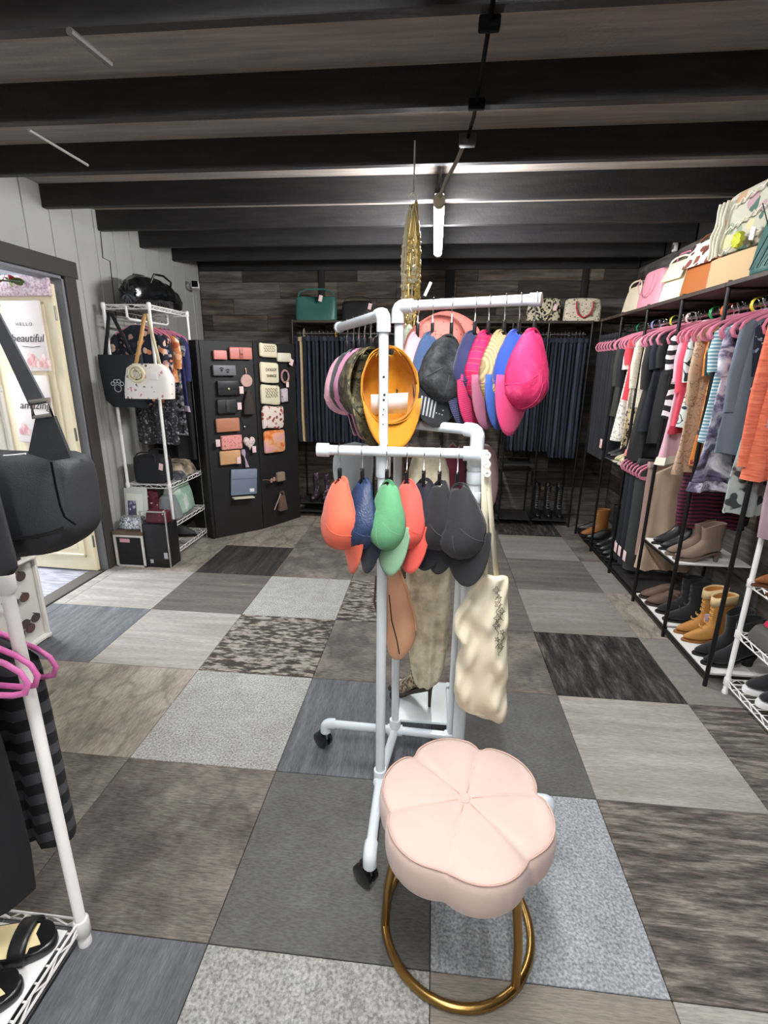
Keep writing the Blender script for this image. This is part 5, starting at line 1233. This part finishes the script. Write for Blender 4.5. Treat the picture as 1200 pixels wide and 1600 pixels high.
def sunglasses(label, p, rz, tint, group=None, frame='#3a2a20', s=1.0, pitch=0.0):
    t = thing('sunglasses', label, 'sunglasses', p, (pitch, 0, rz), group); t.scale = (s, s, s)
    fm = M(frame, .3, coat=.5)
    for sx in (-1, 1):
        pts = [(sx * .034 + .027 * math.cos(2 * PI * k / 20), 0, .022 * math.sin(2 * PI * k / 20)) for k in range(20)]
        MB().tube(pts, .0028, 6, closed=True).build('rim', fm, t)
        MB().loft([[(x, y_, z) for x, y, z in pts] for y_ in (-.001, .001)]).build('lens', M(tint, .12, coat=.6), t)
        MB().tube([(sx * .061, 0, .01), (sx * .064, .06, .01), (sx * .062, .12, .002), (sx * .060, .135, -.016)], .0026, 6).build('temple', fm, t)
    MB().tube([(-.008, 0, .004), (0, -.003, .008), (.008, 0, .004)], .0026, 6).build('bridge', fm, t)
    return t
p = on_panel(426, 743, 'R') + Vector((.02, -.06, 0)); 
bag('eyewear_case', 'taupe eyeglass case hooked on lower right panel', M('#93826f', .6), on_panel(437, 750, 'R') + Vector((.02, -.035, 0)), angR, w=.10, h=.09, d=.05, top=.95, mouth=.8, seed=30, cat='case')
sunglasses('rose framed sunglasses hooked beside the taupe case', on_panel(424, 748, 'R') + Vector((.03, -.045, 0)), angR + .4, '#c9a59a', frame='#c98f84', s=.9)
bag('tassel_pouch', 'brown folded pouch hooked at bottom of the right panel', M('#6b5347', .8), on_panel(440, 796, 'R') + Vector((.02, -.03, 0)), angR, w=.11, h=.16, d=.05, top=.55, mouth=.5, seed=31, cat='pouch', handles=1, hh=.03)
t = MB(); a = on_panel(426, 795, 'R') + Vector((.03, -.04, 0)); b = on_panel(436, 770, 'R') + Vector((.03, -.04, 0)); t.tube([a, a.lerp(b, .4), b], .006, 8)
tag(t.build('umbrella_handle', M('#b09a90', .5)), 'short pale strap handle leaning at bottom of the right panel', 'strap')

# security camera on the left wall
t = thing('security_camera', 'white security camera on left wall near the far corner', 'camera', (XL, 5.12, 2.28))
MB().cyl((XL, 5.12, 2.28), (XL + .02, 5.12, 2.28), .035, 16).build('mount', M('#e8e8e6', .4), t, True)
MB().cyl((XL + .02, 5.12, 2.28), (XL + .06, 5.09, 2.28), .012, 10).build('arm', M('#e8e8e6', .4), t, True)
o = MB().rbox((0, 0, 0), (.075, .11, .075), .015, 3).build('body', M('#e8e8e6', .35), t, loc=(.10, -.06, .0), rot=(deg(-8), 0, deg(20)))
MB().rbox((0, -.056, 0), (.058, .006, .058), .012, 3).build('lens_face', M('#0d0d0f', .15, coat=.5), o)
q = MB(); q.tube([(XL + .003, 5.19, 2.26), (XL + .004, 5.2, 2.0), (XL + .004, 5.2, 1.5)], .003, 6); q.build('cable', M('#c9c9c4', .5), t, True)
# jogged cable on the wall above the door rack
a, b, c, d = onx(157, 362, XL + .004), onx(161, 403, XL + .004), onx(172, 408, XL + .004), onx(182, 500, XL + .004)
q = MB(); q.tube([a, b, c, d], .0035, 6); tag(q.build('wall_cable', M('#2b2b2a', .6)), 'thin dark cable jogging down the grey boarded wall', 'cable')

# ================================================================== LEFT WHITE WIRE RACK AND ITS GOODS
LX0, LX1, LY0, LY1 = -2.39, -2.045, 3.60, 4.165
LR = thing('wire_rack', 'tall white wire rack with clothes against the left wall', 'rack', ((LX0 + LX1) / 2, (LY0 + LY1) / 2, 0))
for x in (LX0, LX1):
    for y in (LY0, LY1):
        MB().tube([(x, y, 0), (x, y, .012), (x, y, .014), (x, y, 1.955)], [.014, .014, .0115, .0115], 12).build('post', WHITE_METAL, LR, True)
        for z in (.075, .30, .62, 1.94): MB().tube([(x, y, z - .03), (x, y, z - .026), (x, y, z + .008), (x, y, z + .012)], [.013, .016, .016, .013], 12).build('collar', WHITE_METAL, LR, True)
for z in (.075, .30, .62, 1.94): wire_shelf(LR, LX0, LX1, LY0, LY1, z)
xr = (LX0 + LX1) / 2
MB().tube([(xr, LY0 - .0, 1.93), (xr, LY0, 1.86), (xr, LY0 + .02, 1.845), (xr, LY1 - .02, 1.845), (xr, LY1, 1.86), (xr, LY1, 1.93)], .009, 10).build('hanging_rail', WHITE_METAL, LR, True)
NF = MF('navy_orange_floral', '#171b2b', ['#d9835a', '#b98a80', '#e0b8a0', '#2a3048'], 22, .42)
BWS = MR('black_sequin', [(.4, '#0f0f11'), (.55, '#26262a'), (.68, '#a5a5a8')], scale=45, rough=.4, detail=2)
yv = [3.69, 3.76, 3.83, 3.90, 3.97, 4.04, 4.10]
gl = [('navy blouse with orange flowers nearest on the left rack', NF, .62, .25), ('second navy floral blouse on left rack', MF('navy_floral2', '#151827', ['#caa79a', '#d9835a', '#7d8aa5'], 30, .4), .58, .2),
      ('black and silver sequin dress on left rack', BWS, .95, .0), ('orange and tan patterned blouse on left rack', MF('orange_tan', '#d98a55', ['#e9d8c0', '#b9583a', '#f0b890'], 18, .4), .46, .2),
      ('black and grey print dress on left rack', MR('grey_print', [(.42, '#131315'), (.52, '#3a3a3d'), (.62, '#98989b')], scale=30, rough=.7, detail=2), .90, .1), ('indigo blouse with lilac trim on left rack', M('#2f315f', .85, var=.15), .70, .3), ('black long skirt dress at far side of left rack', M('#141416', .85), 1.12, .0)]
for (l, mt, L, sl), y in zip(gl, yv):
    garment('blouse' if L < .8 else 'dress', l, mt, (xr, y, 1.862), length=L, sleeve=sl, w=.17, hem=.18, seed=int(y * 70), cat='blouse' if L < .8 else 'dress', hem_mat=M('#b9a9b9', .8) if 'lilac' in l else None, neck=.045)
    hanger_at((xr, y, 1.862), 0, 'pale pink hanger on the left wire rack', 'hangers on the left wire rack').scale = (.83, 1, 1)
# bag on top: glossy black, ruched
t = thing('duffel_bag', 'glossy black ruched duffel bag on top of left rack', 'bag', (-2.2, 3.93, 1.945))
BP = M('#0f0f11', .22, coat=.6, bump=.35, bscale=22); n = 26; rings = []
for k in range(13):
    f = k / 12; y = 3.60 + .70 * f; r_ = .12 * (math.sin(PI * (.12 + .78 * f)) ** .5) * (1 + .07 * (-1) ** k); zc = 1.945 + r_ * .92
    rings.append([(-2.20 + r_ * 1.05 * math.cos(2 * PI * q / n), y + .012 * math.sin(q * 2 + k), zc + r_ * .92 * math.sin(2 * PI * q / n) + (.02 if k < 4 else 0) * math.sin(2 * PI * q / n)) for q in range(n)])
MB().loft(rings).build('body', BP, t, True, smooth=50, sub=1)
for x in (-2.12, -2.28): MB().tube([(x, 3.78, 2.10), (x + .03, 3.80, 2.17), (x + .03, 3.93, 2.18), (x + .03, 4.04, 2.15), (x, 4.07, 2.09)], .008, 8).build('handle', M('#141416', .3), t, True)
MB().tube([(-2.115, 3.80, 2.14), (-2.11, 3.93, 2.12), (-2.12, 4.05, 2.11)], .004, 6).build('zip', CHROME, t, True)
# black tote with paw print, floral purse: both hang on the near side
Yb = 3.545
t = thing('tote_bag', 'black tote with white paw print hanging on left rack', 'bag', (-2.30, Yb, 1.10))
lv = [(554, 153, 222), (570, 155, 224), (600, 161, 228), (625, 166, 232), (636, 178, 226)]; rings = []
for i, (py, xl, xr_) in enumerate(lv):
    a, b = ony(xl, py, Yb), ony(xr_, py, Yb)
    rings.append([((a.x + b.x) / 2 + (b.x - a.x) / 2 * sup(math.cos(2 * PI * k / 28), .5), Yb + (.02 + .015 * math.sin(i)) * sup(math.sin(2 * PI * k / 28), .7), a.z) for k in range(28)])
MB().loft(rings).build('body', M('#1b1f24', .7, bump=.2, bscale=150), t, True, smooth=60)
strip([ony(164, 556, Yb), ony(168, 520, Yb), ony(170, 488, Yb + .03)], .03, M('#16181b', .7), 'handle', t)
strip([ony(206, 556, Yb), ony(192, 525, Yb), ony(174, 490, Yb + .03)], .03, M('#16181b', .7), 'handle', t)
q = MB(); c = ony(184, 604, Yb - .045)
for (x, z, r_) in ((0, -.012, .026), (-.035, .02, .013), (-.013, .037, .013), (.013, .037, .013), (.035, .02, .013)):
    q.tube(arc((c.x + x, c.y, c.z + z), r_, 0, 2 * PI, 14), .0028, 5)
q.build('paw_print', M('#c9cccc', .6), t, True)
Yp = 3.50
t = thing('handbag', 'white floral structured purse with long tan strap on left rack', 'bag', (-2.08, Yp, 1.17))
FLP = MF('white_floral_leather', '#ece4da', ['#c98a86', '#5d5a55', '#8a7a70', '#d9b0a8'], 26, .24, .5)
lv = [(568, 208, 252), (575, 200, 262), (590, 199, 270), (610, 198, 271), (622, 199, 271)]; rings = []
for i, (py, xl, xr_) in enumerate(lv):
    a, b = ony(xl, py, Yp), ony(xr_, py, Yp)
    rings.append([((a.x + b.x) / 2 + (b.x - a.x) / 2 * sup(math.cos(2 * PI * k / 28), .4), Yp + (.03 + .03 * min(1, i / 2)) * sup(math.sin(2 * PI * k / 28), .5), a.z) for k in range(28)])
MB().loft(rings).build('body', FLP, t, True, smooth=50)
strip([ony(212, 570, Yp - .02), ony(220, 530, Yp), ony(226, 490, Yp + .06)], .03, M('#d9a866', .6), 'strap', t)
strip([ony(250, 570, Yp - .02), ony(240, 530, Yp), ony(229, 490, Yp + .06)], .022, M('#e8d9b0', .6), 'strap', t)
c = ony(213, 584, Yp - .066)
q = MB(); q.tube(arc(c, .055, 0, 2 * PI, 24), .010, 8); q.build('coiled_scarf', M('#d9cfae', .8), t, True)
q = MB(); q.tube(arc(c + Vector((0, -.004, 0)), .032, 0, 2 * PI, 24), .008, 8); q.build('coiled_scarf', MF('scarf_print', '#d9cfae', ['#8a8f5a', '#7d6a50', '#d9cfae'], 60, .35), t, True)
MB().rbox(tuple(ony(240, 588, Yp - .064)), (.055, .004, .05), .001).build('paper_label', M('#eeeae4', .7), t, True)
# shelf goods
bag('lunch_bag', 'black square lunch bag on middle shelf of left rack', M('#141518', .7), (-2.22, 3.70, .624), 0, w=.26, h=.22, d=.18, top=1, mouth=.95, handles=2, hh=.03, seed=41, tagp=(.12, -.095, .14))
bag('folded_scarf', 'heap of brown and beige folded scarves on left rack shelf', MR('scarf_heap', [(.35, '#3a312a'), (.5, '#7d705e'), (.65, '#b9aa90')], scale=10, detail=4, rough=.95), (-2.2, 4.00, .624), R90, w=.32, h=.13, d=.28, top=.8, mouth=.6, slouch=.15, seed=42, cat='scarf')
bag('folded_scarf', 'grey and black scarf in front of the brown scarf heap', MR('scarf_grey', [(.4, '#26262a'), (.55, '#55585c'), (.65, '#b9b9b4')], scale=12, detail=4, rough=.95), (-2.13, 3.83, .624), R90, w=.14, h=.06, d=.2, top=.8, mouth=.6, seed=43, cat='scarf')
bag('clutch_bag', 'mint green patterned bag on lower shelf of left rack', MR('mint_band', [(.4, '#8fb39a'), (.55, '#a9c9b0'), (.66, '#e3e8e0')], scale=8, detail=3, rough=.6), (-2.19, 3.97, .304), R90 + .1, w=.33, h=.25, d=.2, top=.9, mouth=.6, seed=44)
bag('pouch', 'clear grey pouch beside the mint bag on left rack', M('#8d9092', .4), (-2.15, 3.74, .304), R90, w=.12, h=.20, d=.2, top=.8, mouth=.5, seed=45, cat='pouch')
bag('pouch', 'dark red patterned pouch on lower shelf of left rack', MF('dark_red', '#5d1f2b', ['#d9c9c0', '#8a3a45', '#3a1018'], 30, .35), (-2.29, 3.67, .304), 0, w=.18, h=.26, d=.12, top=.9, mouth=.6, seed=46, cat='pouch')
shoe('shoe', 'dark grey flat shoes on bottom shelf of left rack', M('#3a3b3d', .6), SOLEB, (-2.18, 3.95, .079), R90 + PI, shaft=.0, cat='shoe', W=.09)
bag('backpack', 'small glossy black bag hanging on the far post of left rack', BP, (-1.985, 4.225, .33), R90 * .4, w=.19, h=.27, d=.1, top=.8, mouth=.6, handles=1, hh=.04, seed=47)
# floor goods in front of the rack
t = thing('display_cube', 'white framed black cube with wood top beside the door', 'cube', (-2.31, 3.50, 0))
wm = M('#d8d4c8', .5)
q = MB()
for x in (-2.43, -2.205): q.box(x - .008, x + .008, 3.395, 3.585, 0, .245)
q.box(-2.438, -2.197, 3.395, 3.585, .245, .262); q.box(-2.438, -2.197, 3.395, 3.585, .0, .012); q.build('frame', wm, t, True, smooth=0)
MB().box(-2.42, -2.213, 3.405, 3.585, .012, .245).build('fabric_bin', M('#151517', .8), t, True, smooth=0)
MB().rbox((-2.317, 3.49, .275), (.25, .20, .026), .003).build('wood_top', MR('cube_wood', [(.3, '#4a3a2e'), (.6, '#6b5644')], scale=4, ms=(1, 6, 1), rough=.6), t, True)
MB().rbox((-2.35, 3.402, .215), (.08, .003, .03), .001).build('label', M('#d99aa5', .7), t, True)
bag('clutch_bag', 'silver glitter clutch lying on the wood topped cube', MR('silver_glitter', [(.35, '#4a4b4d'), (.5, '#a9abad'), (.7, '#f0f0f0')], scale=70, rough=.3, detail=2, metal=.5), (-2.325, 3.50, .290), 0, w=.20, h=.10, d=.12, top=.9, mouth=.6, seed=48)
t = thing('picture_frame', 'pale grey picture frame with purple photo leaning behind the cube', 'frame', (-2.33, 3.565, .29), (deg(-6), 0, 0))
MB().rbox((0, 0, .15), (.19, .014, .30), .003).build('frame', M('#c9ccc4', .5), t); MB().rbox((-.01, -.008, .14), (.13, .006, .23), .002).build('mat_board', M('#dfe2d6', .6), t); MB().rbox((-.03, -.012, .13), (.07, .004, .14), .001).build('photo', MF('purple_photo', '#55506b', ['#9a93ad', '#3a3650', '#c9c4d6'], 30, .4), t)
t = thing('storage_box', 'tall black storage box with silver edges on floor by left rack', 'box', (-2.10, 3.47, 0))
MB().rbox((-2.10, 3.49, .175), (.20, .16, .35), .003).build('body', M('#161618', .5), t, True)
q = MB()
for x in (-2.202, -1.998): q.rbox((x, 3.408, .23), (.010, .010, .46), .002)
q.rbox((-2.10, 3.408, .455), (.21, .010, .010), .002); q.build('edge_frame', M('#b9b7b0', .35, .6), t, True)
MB().rbox((-2.03, 3.4085, .10), (.03, .004, .05), .001).build('sticker', M('#b9bcc2', .5), t, True); MB().rbox((-2.15, 3.4085, .05), (.025, .004, .03), .001).build('sticker', M('#b9bcc2', .5), t, True)
bag('clutch_bag', 'burgundy and white patterned clutch on the tall black box', MF('burgundy_white', '#551a28', ['#e9dcd6', '#7d2f3c', '#3a0f1a'], 28, .3, .5), (-2.10, 3.49, .351), 0, w=.18, h=.10, d=.1, top=.95, mouth=.7, seed=49)

# ================================================================== DOOR SIGNS
def on_door(px, py): return onplane(px, py, (dA.x, dA.y), (dB.x, dB.y), -.052)
def sign(label, box, mat, th=.02):
    a, b = on_door(box[0], box[1]), on_door(box[2], box[3])
    w_, h_ = abs(b.x - a.x), abs(a.z - b.z); c = (a + b) / 2
    t = thing('door_sign', label, 'sign', (c.x, c.y, c.z), (0, 0, ang - PI))
    MB().rbox((0, 0, 0), (w_, th, h_), .004, 2).build('board', mat, t, smooth=40); return t, w_, h_
INK = M('#3a3838', .8)
t, w_, h_ = sign('white sign with pink flowers reading hello beautiful on the door', (2, 470, 80, 580), M('#efe4dd', .7))
text_mb('H E L L O', .030).build('lettering', INK, t, loc=(.008, -.0125, h_ * .17), rot=(PI / 2, 0, 0), smooth=0)
text_mb('beautiful', .072, .30).build('lettering', INK, t, loc=(.012, -.0125, -h_ * .03), rot=(PI / 2, 0, 0), smooth=0)
MB().tube([(-.04, -.0125, -h_ * .14), (.04, -.0125, -h_ * .155), (.10, -.0125, -h_ * .14)], .0018, 5).build('flourish', INK, t)
def rose(t, x, z, s_, seed):
    rr = random.Random(seed); pm = [M('#e8bdb6', .8), M('#dca39d', .8), M('#f0d0c8', .8)]
    for k in range(9):
        a = 2 * PI * k / 9 + rr.random(); r_ = s_ * (.35 + .45 * (k % 3) / 2)
        q = MB(); q.lathe([(.001, .002), (s_ * .45, .001), (s_ * .45, 0)], 12, Matrix.Translation((x + r_ * math.cos(a), -.0108 - .0006 * (k % 5), z + r_ * math.sin(a) * .8)) @ Matrix.Rotation(PI / 2, 4, 'X') @ Matrix.Scale(.7, 4, (1, 0, 0)))
        q.build('painted_petal', pm[k % 3], t)
rose(t, .03, -h_ * .36, .055, 1); rose(t, .11, -h_ * .37, .05, 2)
t, w_, h_ = sign('white sign reading look amazing with pink flowers lower on door', (12, 586, 92, 692), M('#ece2da', .7))
text_mb('L O O K', .030).build('lettering', INK, t, loc=(.045, -.0125, h_ * .24), rot=(PI / 2, 0, 0), smooth=0)
text_mb('amazing', .075, .30).build('lettering', INK, t, loc=(.025, -.0125, h_ * .06), rot=(PI / 2, 0, 0), smooth=0)
rose(t, -.09, -h_ * .32, .05, 3)
t, w_, h_ = sign('pink glitter sign across the top of the cream door', (-60, 432, 80, 462), MR('pink_glitter', [(.35, '#b08f9a'), (.5, '#dcc3ca'), (.7, '#f6eaec')], scale=60, rough=.35, detail=3), .03)
# garland over the door in the side room
t = thing('flower_garland', 'green and red leaf garland along the top of the doorway', 'garland', (-2.95, 3.22, 2.02))
rr = random.Random(5)
MB().tube([(-3.3, 3.2, 2.03), (-3.0, 3.18, 2.05), (-2.66, 3.2, 2.03)], .006, 6).build('stem', M('#3a4a2a', .8), t, True)
for k in range(26):
    x = -3.3 + .024 * k; c = ('#8a9a3a', '#2b2a22', '#b3342c', '#5d6b2f')[rr.randrange(4)]
    q = MB(); s_ = rr.uniform(.025, .045)
    q.grid(lambda u, v: ((u - .5) * s_ * math.sin(PI * (.08 + .84 * v)), .006 * math.cos(u * PI), (v - .5) * s_ * 1.8), 4, 5)
    q.build('leaf', M(c, .7), t, solid=.002, loc=Vector((x, 3.2 + rr.uniform(-.03, .03), 2.035 + rr.uniform(-.03, .03))) - t.location, rot=(rr.uniform(-.8, .8), rr.uniform(-2, 2), rr.uniform(-.8, .8)))
# side room shelf unit seen past the door
t = thing('open_shelving', 'white open shelving with small goods in the side room', 'shelf', (-3.95, 3.9, 0))
wmat = M('#e9ecee', .6)
for x in (-4.35, -3.55): MB().rbox((x, 3.9, .95), (.02, .3, 1.9), .003).build('side_panel', wmat, t, True, smooth=0)
for z in (.1, .5, .9, 1.3, 1.7): MB().rbox((-3.95, 3.9, z), (.8, .3, .02), .003).build('shelf_board', wmat, t, True, smooth=0)
rr = random.Random(9)
for i, (c, l) in enumerate((('#56c3d0', 'turquoise'), ('#1c1b20', 'black'), ('#b9d4e0', 'pale blue'), ('#e3e3e8', 'white'))):
    for j, z in enumerate((.51, .91, 1.31)):
        bag('gift_box', f'{l} box on the {("lower", "middle", "upper")[j]} shelf in the side room', M(c, .5), (-4.2 + .17 * ((i + j) % 4), 3.85, z), 0, w=.12, h=.2 + .05 * ((i + j) % 3), d=.14, top=.95, mouth=.9, seed=60 + i, cat='box')
hung_cloth('dress', 'lilac dress hanging in the side room past the door', 'dress', M('#c99ad8', .8, var=.08), [(645, -12, 4), (660, -14, 26), (700, -10, 40), (760, -8, 52), (850, -4, 60)], 3.62, .03, .012, 60)

# ================================================================== SUNGLASSES TOWER
t = thing('display_tower', 'pale grey sunglasses display tower beside the doorway', 'display', (-2.32, 2.03, 0))
TWM = M('#d2cfc4', .6)
MB().rbox((-2.325, 2.03, .71), (.27, .66, 1.42), .004, 1).build('body', TWM, t, True, smooth=0)
q = MB()
for y in (2.352, 1.708): q.rbox((-2.18, y, .71), (.022, .018, 1.42), .003, 1)
for z in (.02, .50, .96, 1.40): q.rbox((-2.178, 2.03, z), (.03, .66, .02), .003, 1)
q.build('edge_trim', M('#e6e3da', .5), t, True, smooth=0)
MB().rbox((-2.13, 2.03, .545), (.11, .64, .012), .002).build('ledge', M('#e6e3da', .5), t, True)
pl = MB()
for y in (1.85, 2.0, 2.15, 2.27):
    for z in (.9, 1.0, 1.1, 1.2): pl.cyl((-2.191, y, z), (-2.1885, y, z), .004, 8)
pl.build('peg_hole', M('#77746c', .7), t, True)
for i, (py, px, tint) in enumerate(((905, 24, '#4a3a33'), (938, 30, '#5d463a'), (970, 48, '#4a342b'), (987, 40, '#5a3a30'))):
    p = onx(px, py, -2.15); sunglasses(('top', 'second', 'third', 'lowest')[i] + ' pair of brown sunglasses on the pale display tower', p, R90, tint, frame='#3a2a22', s=1.05)
for i, px in enumerate((36, 46)):
    bag('trinket_box', ('left', 'right')[i] + ' black trinket box on ledge of the display tower', M('#1b1a19', .4), (-2.125, 2.16 + .10 * i, .552), R90, w=.07, h=.03, d=.06, top=1, mouth=1, seed=70 + i, cat='box')
    q = MB(); q.tube(arc((-2.125, 2.16 + .10 * i, .60), .025, 0, 2 * PI, 16), .006, 6); tag(q.build('bracelet', M('#c9b98a', .3, .8)), ('left', 'right')[i] + ' gold bracelet on black trinket box of display tower', 'bracelet')

# ================================================================== LEFT FOREGROUND RACK
FG = thing('wire_rack', 'white rack with wire shelf in the left foreground', 'rack', (-1.12, .62, 0))
fx, fy = -.897, .885
MB().tube([(fx, fy, .0), (fx, fy, .02), (fx, fy, .024), (fx, fy, 1.07)], [.0165, .0165, .0135, .0135], 14).build('post', WHITE_METAL, FG, True)
q = MB(); q.tube([(fx, fy, 1.055), (fx, fy, 1.062), (fx, fy, 1.095), (fx, fy, 1.10)], [.017, .020, .020, .017], 14); q.build('cap', WHITE_METAL, FG, True)
q = MB(); q.tube([(fx, fy, .035), (fx, fy, .04), (fx, fy, .085), (fx, fy, .09)], [.017, .020, .020, .017], 14); q.build('collar', WHITE_METAL, FG, True)
for (x, y) in ((fx, .30), (-1.36, .30), (-1.36, fy)):
    MB().tube([(x, y, .0), (x, y, 1.9 if x < -1 else 1.07)], .0135, 14).build('post', WHITE_METAL, FG, True)
wire_shelf(FG, -1.36, fx, .30, fy, .088, r=.0042)
MB().rbox((-1.12, .585, .096), (.43, .53, .004), .001).build('shelf_liner', M('#f2f2ef', .6), FG, True)
MB().tube([(-1.06, .30, 1.023), (-1.06, 1.06, 1.023)], .011, 10).build('hanging_rail', WHITE_METAL, FG, True)
for y in (.30, fy): MB().tube([(-1.36, y, 1.012), (fx, y, 1.012)], .010, 10).build('cross_rail', WHITE_METAL, FG, True)
MB().tube([(-1.36, fy, 1.88), (-1.36, .30, 1.88)], .0125, 10).build('cross_rail', WHITE_METAL, FG, True)
STRP = MR('charcoal_stripe', [(.5, '#1d1d20'), (.54, '#4a4a4e')], tex='wavez', scale=5.2, dist=1.2, rough=.9, interp='CONSTANT', rnd=False)
garment('dress', 'charcoal and black striped dress on the left foreground rack', STRP, (-1.10, .95, .985), length=.665, sleeve=0, w=.175, hem=.185, seed=3, cat='dress', th=.05)
garment('dress', 'plain black dress on the left foreground rack', BLACK_CLOTH, (-1.07, .80, 1.04), length=.76, sleeve=0, w=.17, hem=.14, seed=4, cat='dress', th=.03)
BUB = M('#ee7fc0', .4)
hg2 = make_hanger('bright pink plastic hanger on the left foreground rack', 'bright pink plastic hangers in the left foreground', BUB, .215)
hg2.location = (-1.045, .84, 1.04)
o2 = dup(hg2, (-1.045, .80, 1.04), (0, 0, .06)); o3 = dup(hg2, (-1.07, .72, 1.04), (0, 0, -.06)); o4 = dup(hg2, (-1.10, .95, .985), (0, 0, 0))
# black garment hem above the post, and black shoulder bag
hung_cloth('blouse', 'corner of a charcoal blouse overlapping the black bag in left foreground', 'blouse', M('#2b2b2e', .9, bump=.15), [(700, -120, -20), (790, -110, 4), (830, -105, 16), (870, -100, 28), (904, -98, 38)], .70, .012, .004, 60)
Yk = .80
NYL = M('#2b2d30', .68, bump=.25, bscale=400, var=.08)
t = thing('shoulder_bag', 'large black nylon shoulder bag with wide strap in left foreground', 'bag', (-.78, Yk, 1.14))
lv = [(703, -95, 118), (708, -100, 130), (730, -104, 134), (765, -106, 138), (800, -104, 143), (822, -100, 140), (838, -92, 122), (850, -80, 90), (856, -60, 40)]; rings = []
for i, (py, xl, xr_) in enumerate(lv):
    a, b = ony(xl, py, Yk), ony(xr_, py, Yk); f = i / (len(lv) - 1)
    dd = .022 + .045 * math.sin(PI * (.1 + .8 * f))
    rings.append([((a.x + b.x) / 2 + (b.x - a.x) / 2 * sup(math.cos(2 * PI * k / 44), .45), Yk + dd * sup(math.sin(2 * PI * k / 44), .6) + .003 * math.sin(k * 1.9 + i * 1.3), a.z + .003 * math.sin(k + i)) for k in range(44)])
MB().loft(rings).build('body', NYL, t, True, smooth=70, sub=1)
def poly_sheet(pts, Y, name, mat, th=.006, bulge=.0):
    q = MB(); P_ = [ony(x, y, Y) for x, y in pts]; q.add([tuple(p) for p in P_], [tuple(range(len(P_)))]); return q.build(name, mat, t, True, solid=th, smooth=0)
poly_sheet([(46, 708), (58, 650), (86, 650), (112, 715), (84, 720)], Yk - .060, 'strap_base', M('#27292c', .5, bump=.2, bscale=400), .006)
poly_sheet([(-61, 400), (0, 532), (47, 634), (73, 630), (0, 491), (-47, 400)], Yk - .062, 'strap', M('#3b3c40', .6, bump=.2, bscale=500), .004)
a, b = ony(50, 638, Yk - .064), ony(78, 634, Yk - .064)
q = MB(); q.tube([a + Vector((0, 0, .010)), b + Vector((0, 0, .010)), b - Vector((0, 0, .014)), a - Vector((0, 0, .014))], .004, 6, closed=True); q.build('buckle', M('#d5d5d2', .25, .9), t, True)
q = MB(); q.tube([ony(x, y, Yk - .069) for x, y in ((80, 722), (86, 755), (94, 790), (101, 808), (118, 820))], .0018, 6); q.build('seam', M('#0a0a0b', .95, spec=.05), t, True)
q = MB(); q.tube([ony(x, y, Yk - .066) for x, y in ((20, 842), (55, 838), (85, 830), (100, 824))], .0026, 6); q.build('zip', M('#111112', .4), t, True)
MB().tube([ony(x, y, Yk - .055) for x, y in ((6, 712), (20, 711), (40, 709))], .0016, 6).build('brand_mark', M('#c9c9c6', .4), t, True)
MB().tube([(-1.36, fy, 1.86), (-.99, .80, 1.86), (-.93, .78, 1.88)], .006, 8).build('bag_hook', WHITE_METAL, FG, True)
# sandals on the white shelf liner
def sandal(label, loc, rz, group):
    t = thing('sandal', label, 'sandal', loc, (0, 0, rz), group); n = 36; L, W = .255, .10
    def outl(s_, z):
        r_ = []
        for k in range(n):
            a = 2 * PI * k / n; y = L / 2 * math.sin(a) * s_; yy = y / (L / 2)
            w_ = W / 2 * (.80 + .20 * math.sin((yy + .35) * 1.9)) * s_
            r_.append((w_ * sup(math.cos(a), .8) + .006 * yy, y, z + .02 * max(0, -yy) ** 1.2))
        return r_
    MB().loft([outl(.96, 0), outl(1, .006), outl(1, .024), outl(.97, .028)]).build('sole', M('#1a1a1b', .35), t, smooth=60)
    MB().loft([outl(.88, .0275), outl(.88, .0305)]).build('insole', M('#ecd9a6', .6), t)
    def band(y0, y1, h_, nm):
        q = MB(); q.grid(lambda u, v: (.050 * math.cos(PI * u) * 1.02, y0 + (y1 - y0) * v, .012 + h_ * math.sin(PI * u) ** .7), 16, 3); q.build(nm, M('#19191a', .4), t, solid=.004, smooth=60)
    band(.035, .075, .046, 'strap')
    MB().loft([[(x, y, z) for x, y, z in [(.04 * math.cos(PI * k / 12), .075 + .045 * math.sin(PI * k / 12), zz) for k in range(13)]] for zz in (.027, .031)]).build('toe_bed', M('#141415', .4), t)
    MB().tube([(-.036, -.085, .035), (-.034, -.118, .075), (0, -.128, .085), (.034, -.118, .075), (.036, -.085, .035)], .005, 8).build('heel_strap', M('#19191a', .4), t)
sandal('black sandal with cream insole farther from the camera on left shelf', (-1.03, .79, .099), deg(-75), None)
sandal('black sandal with cream insole nearer the camera on left shelf', (-1.03, .665, .099), deg(-62), None)
# heels on the rack shelf
shoe('heeled_shoe', 'brown snakeskin heeled shoe on the low rack shelf', MR('snakeskin', [(.3, '#4a3a2e'), (.5, '#8d7a64'), (.7, '#b9a88c')], tex='voronoi', scale=80, rough=.5), M('#3a2c22', .6), (-.045, 1.83, ZB + .029), R90 - .5, L=.22, W=.07, shaft=.02, heel=.085, point=.7, heel_w=.016, cat='shoe')
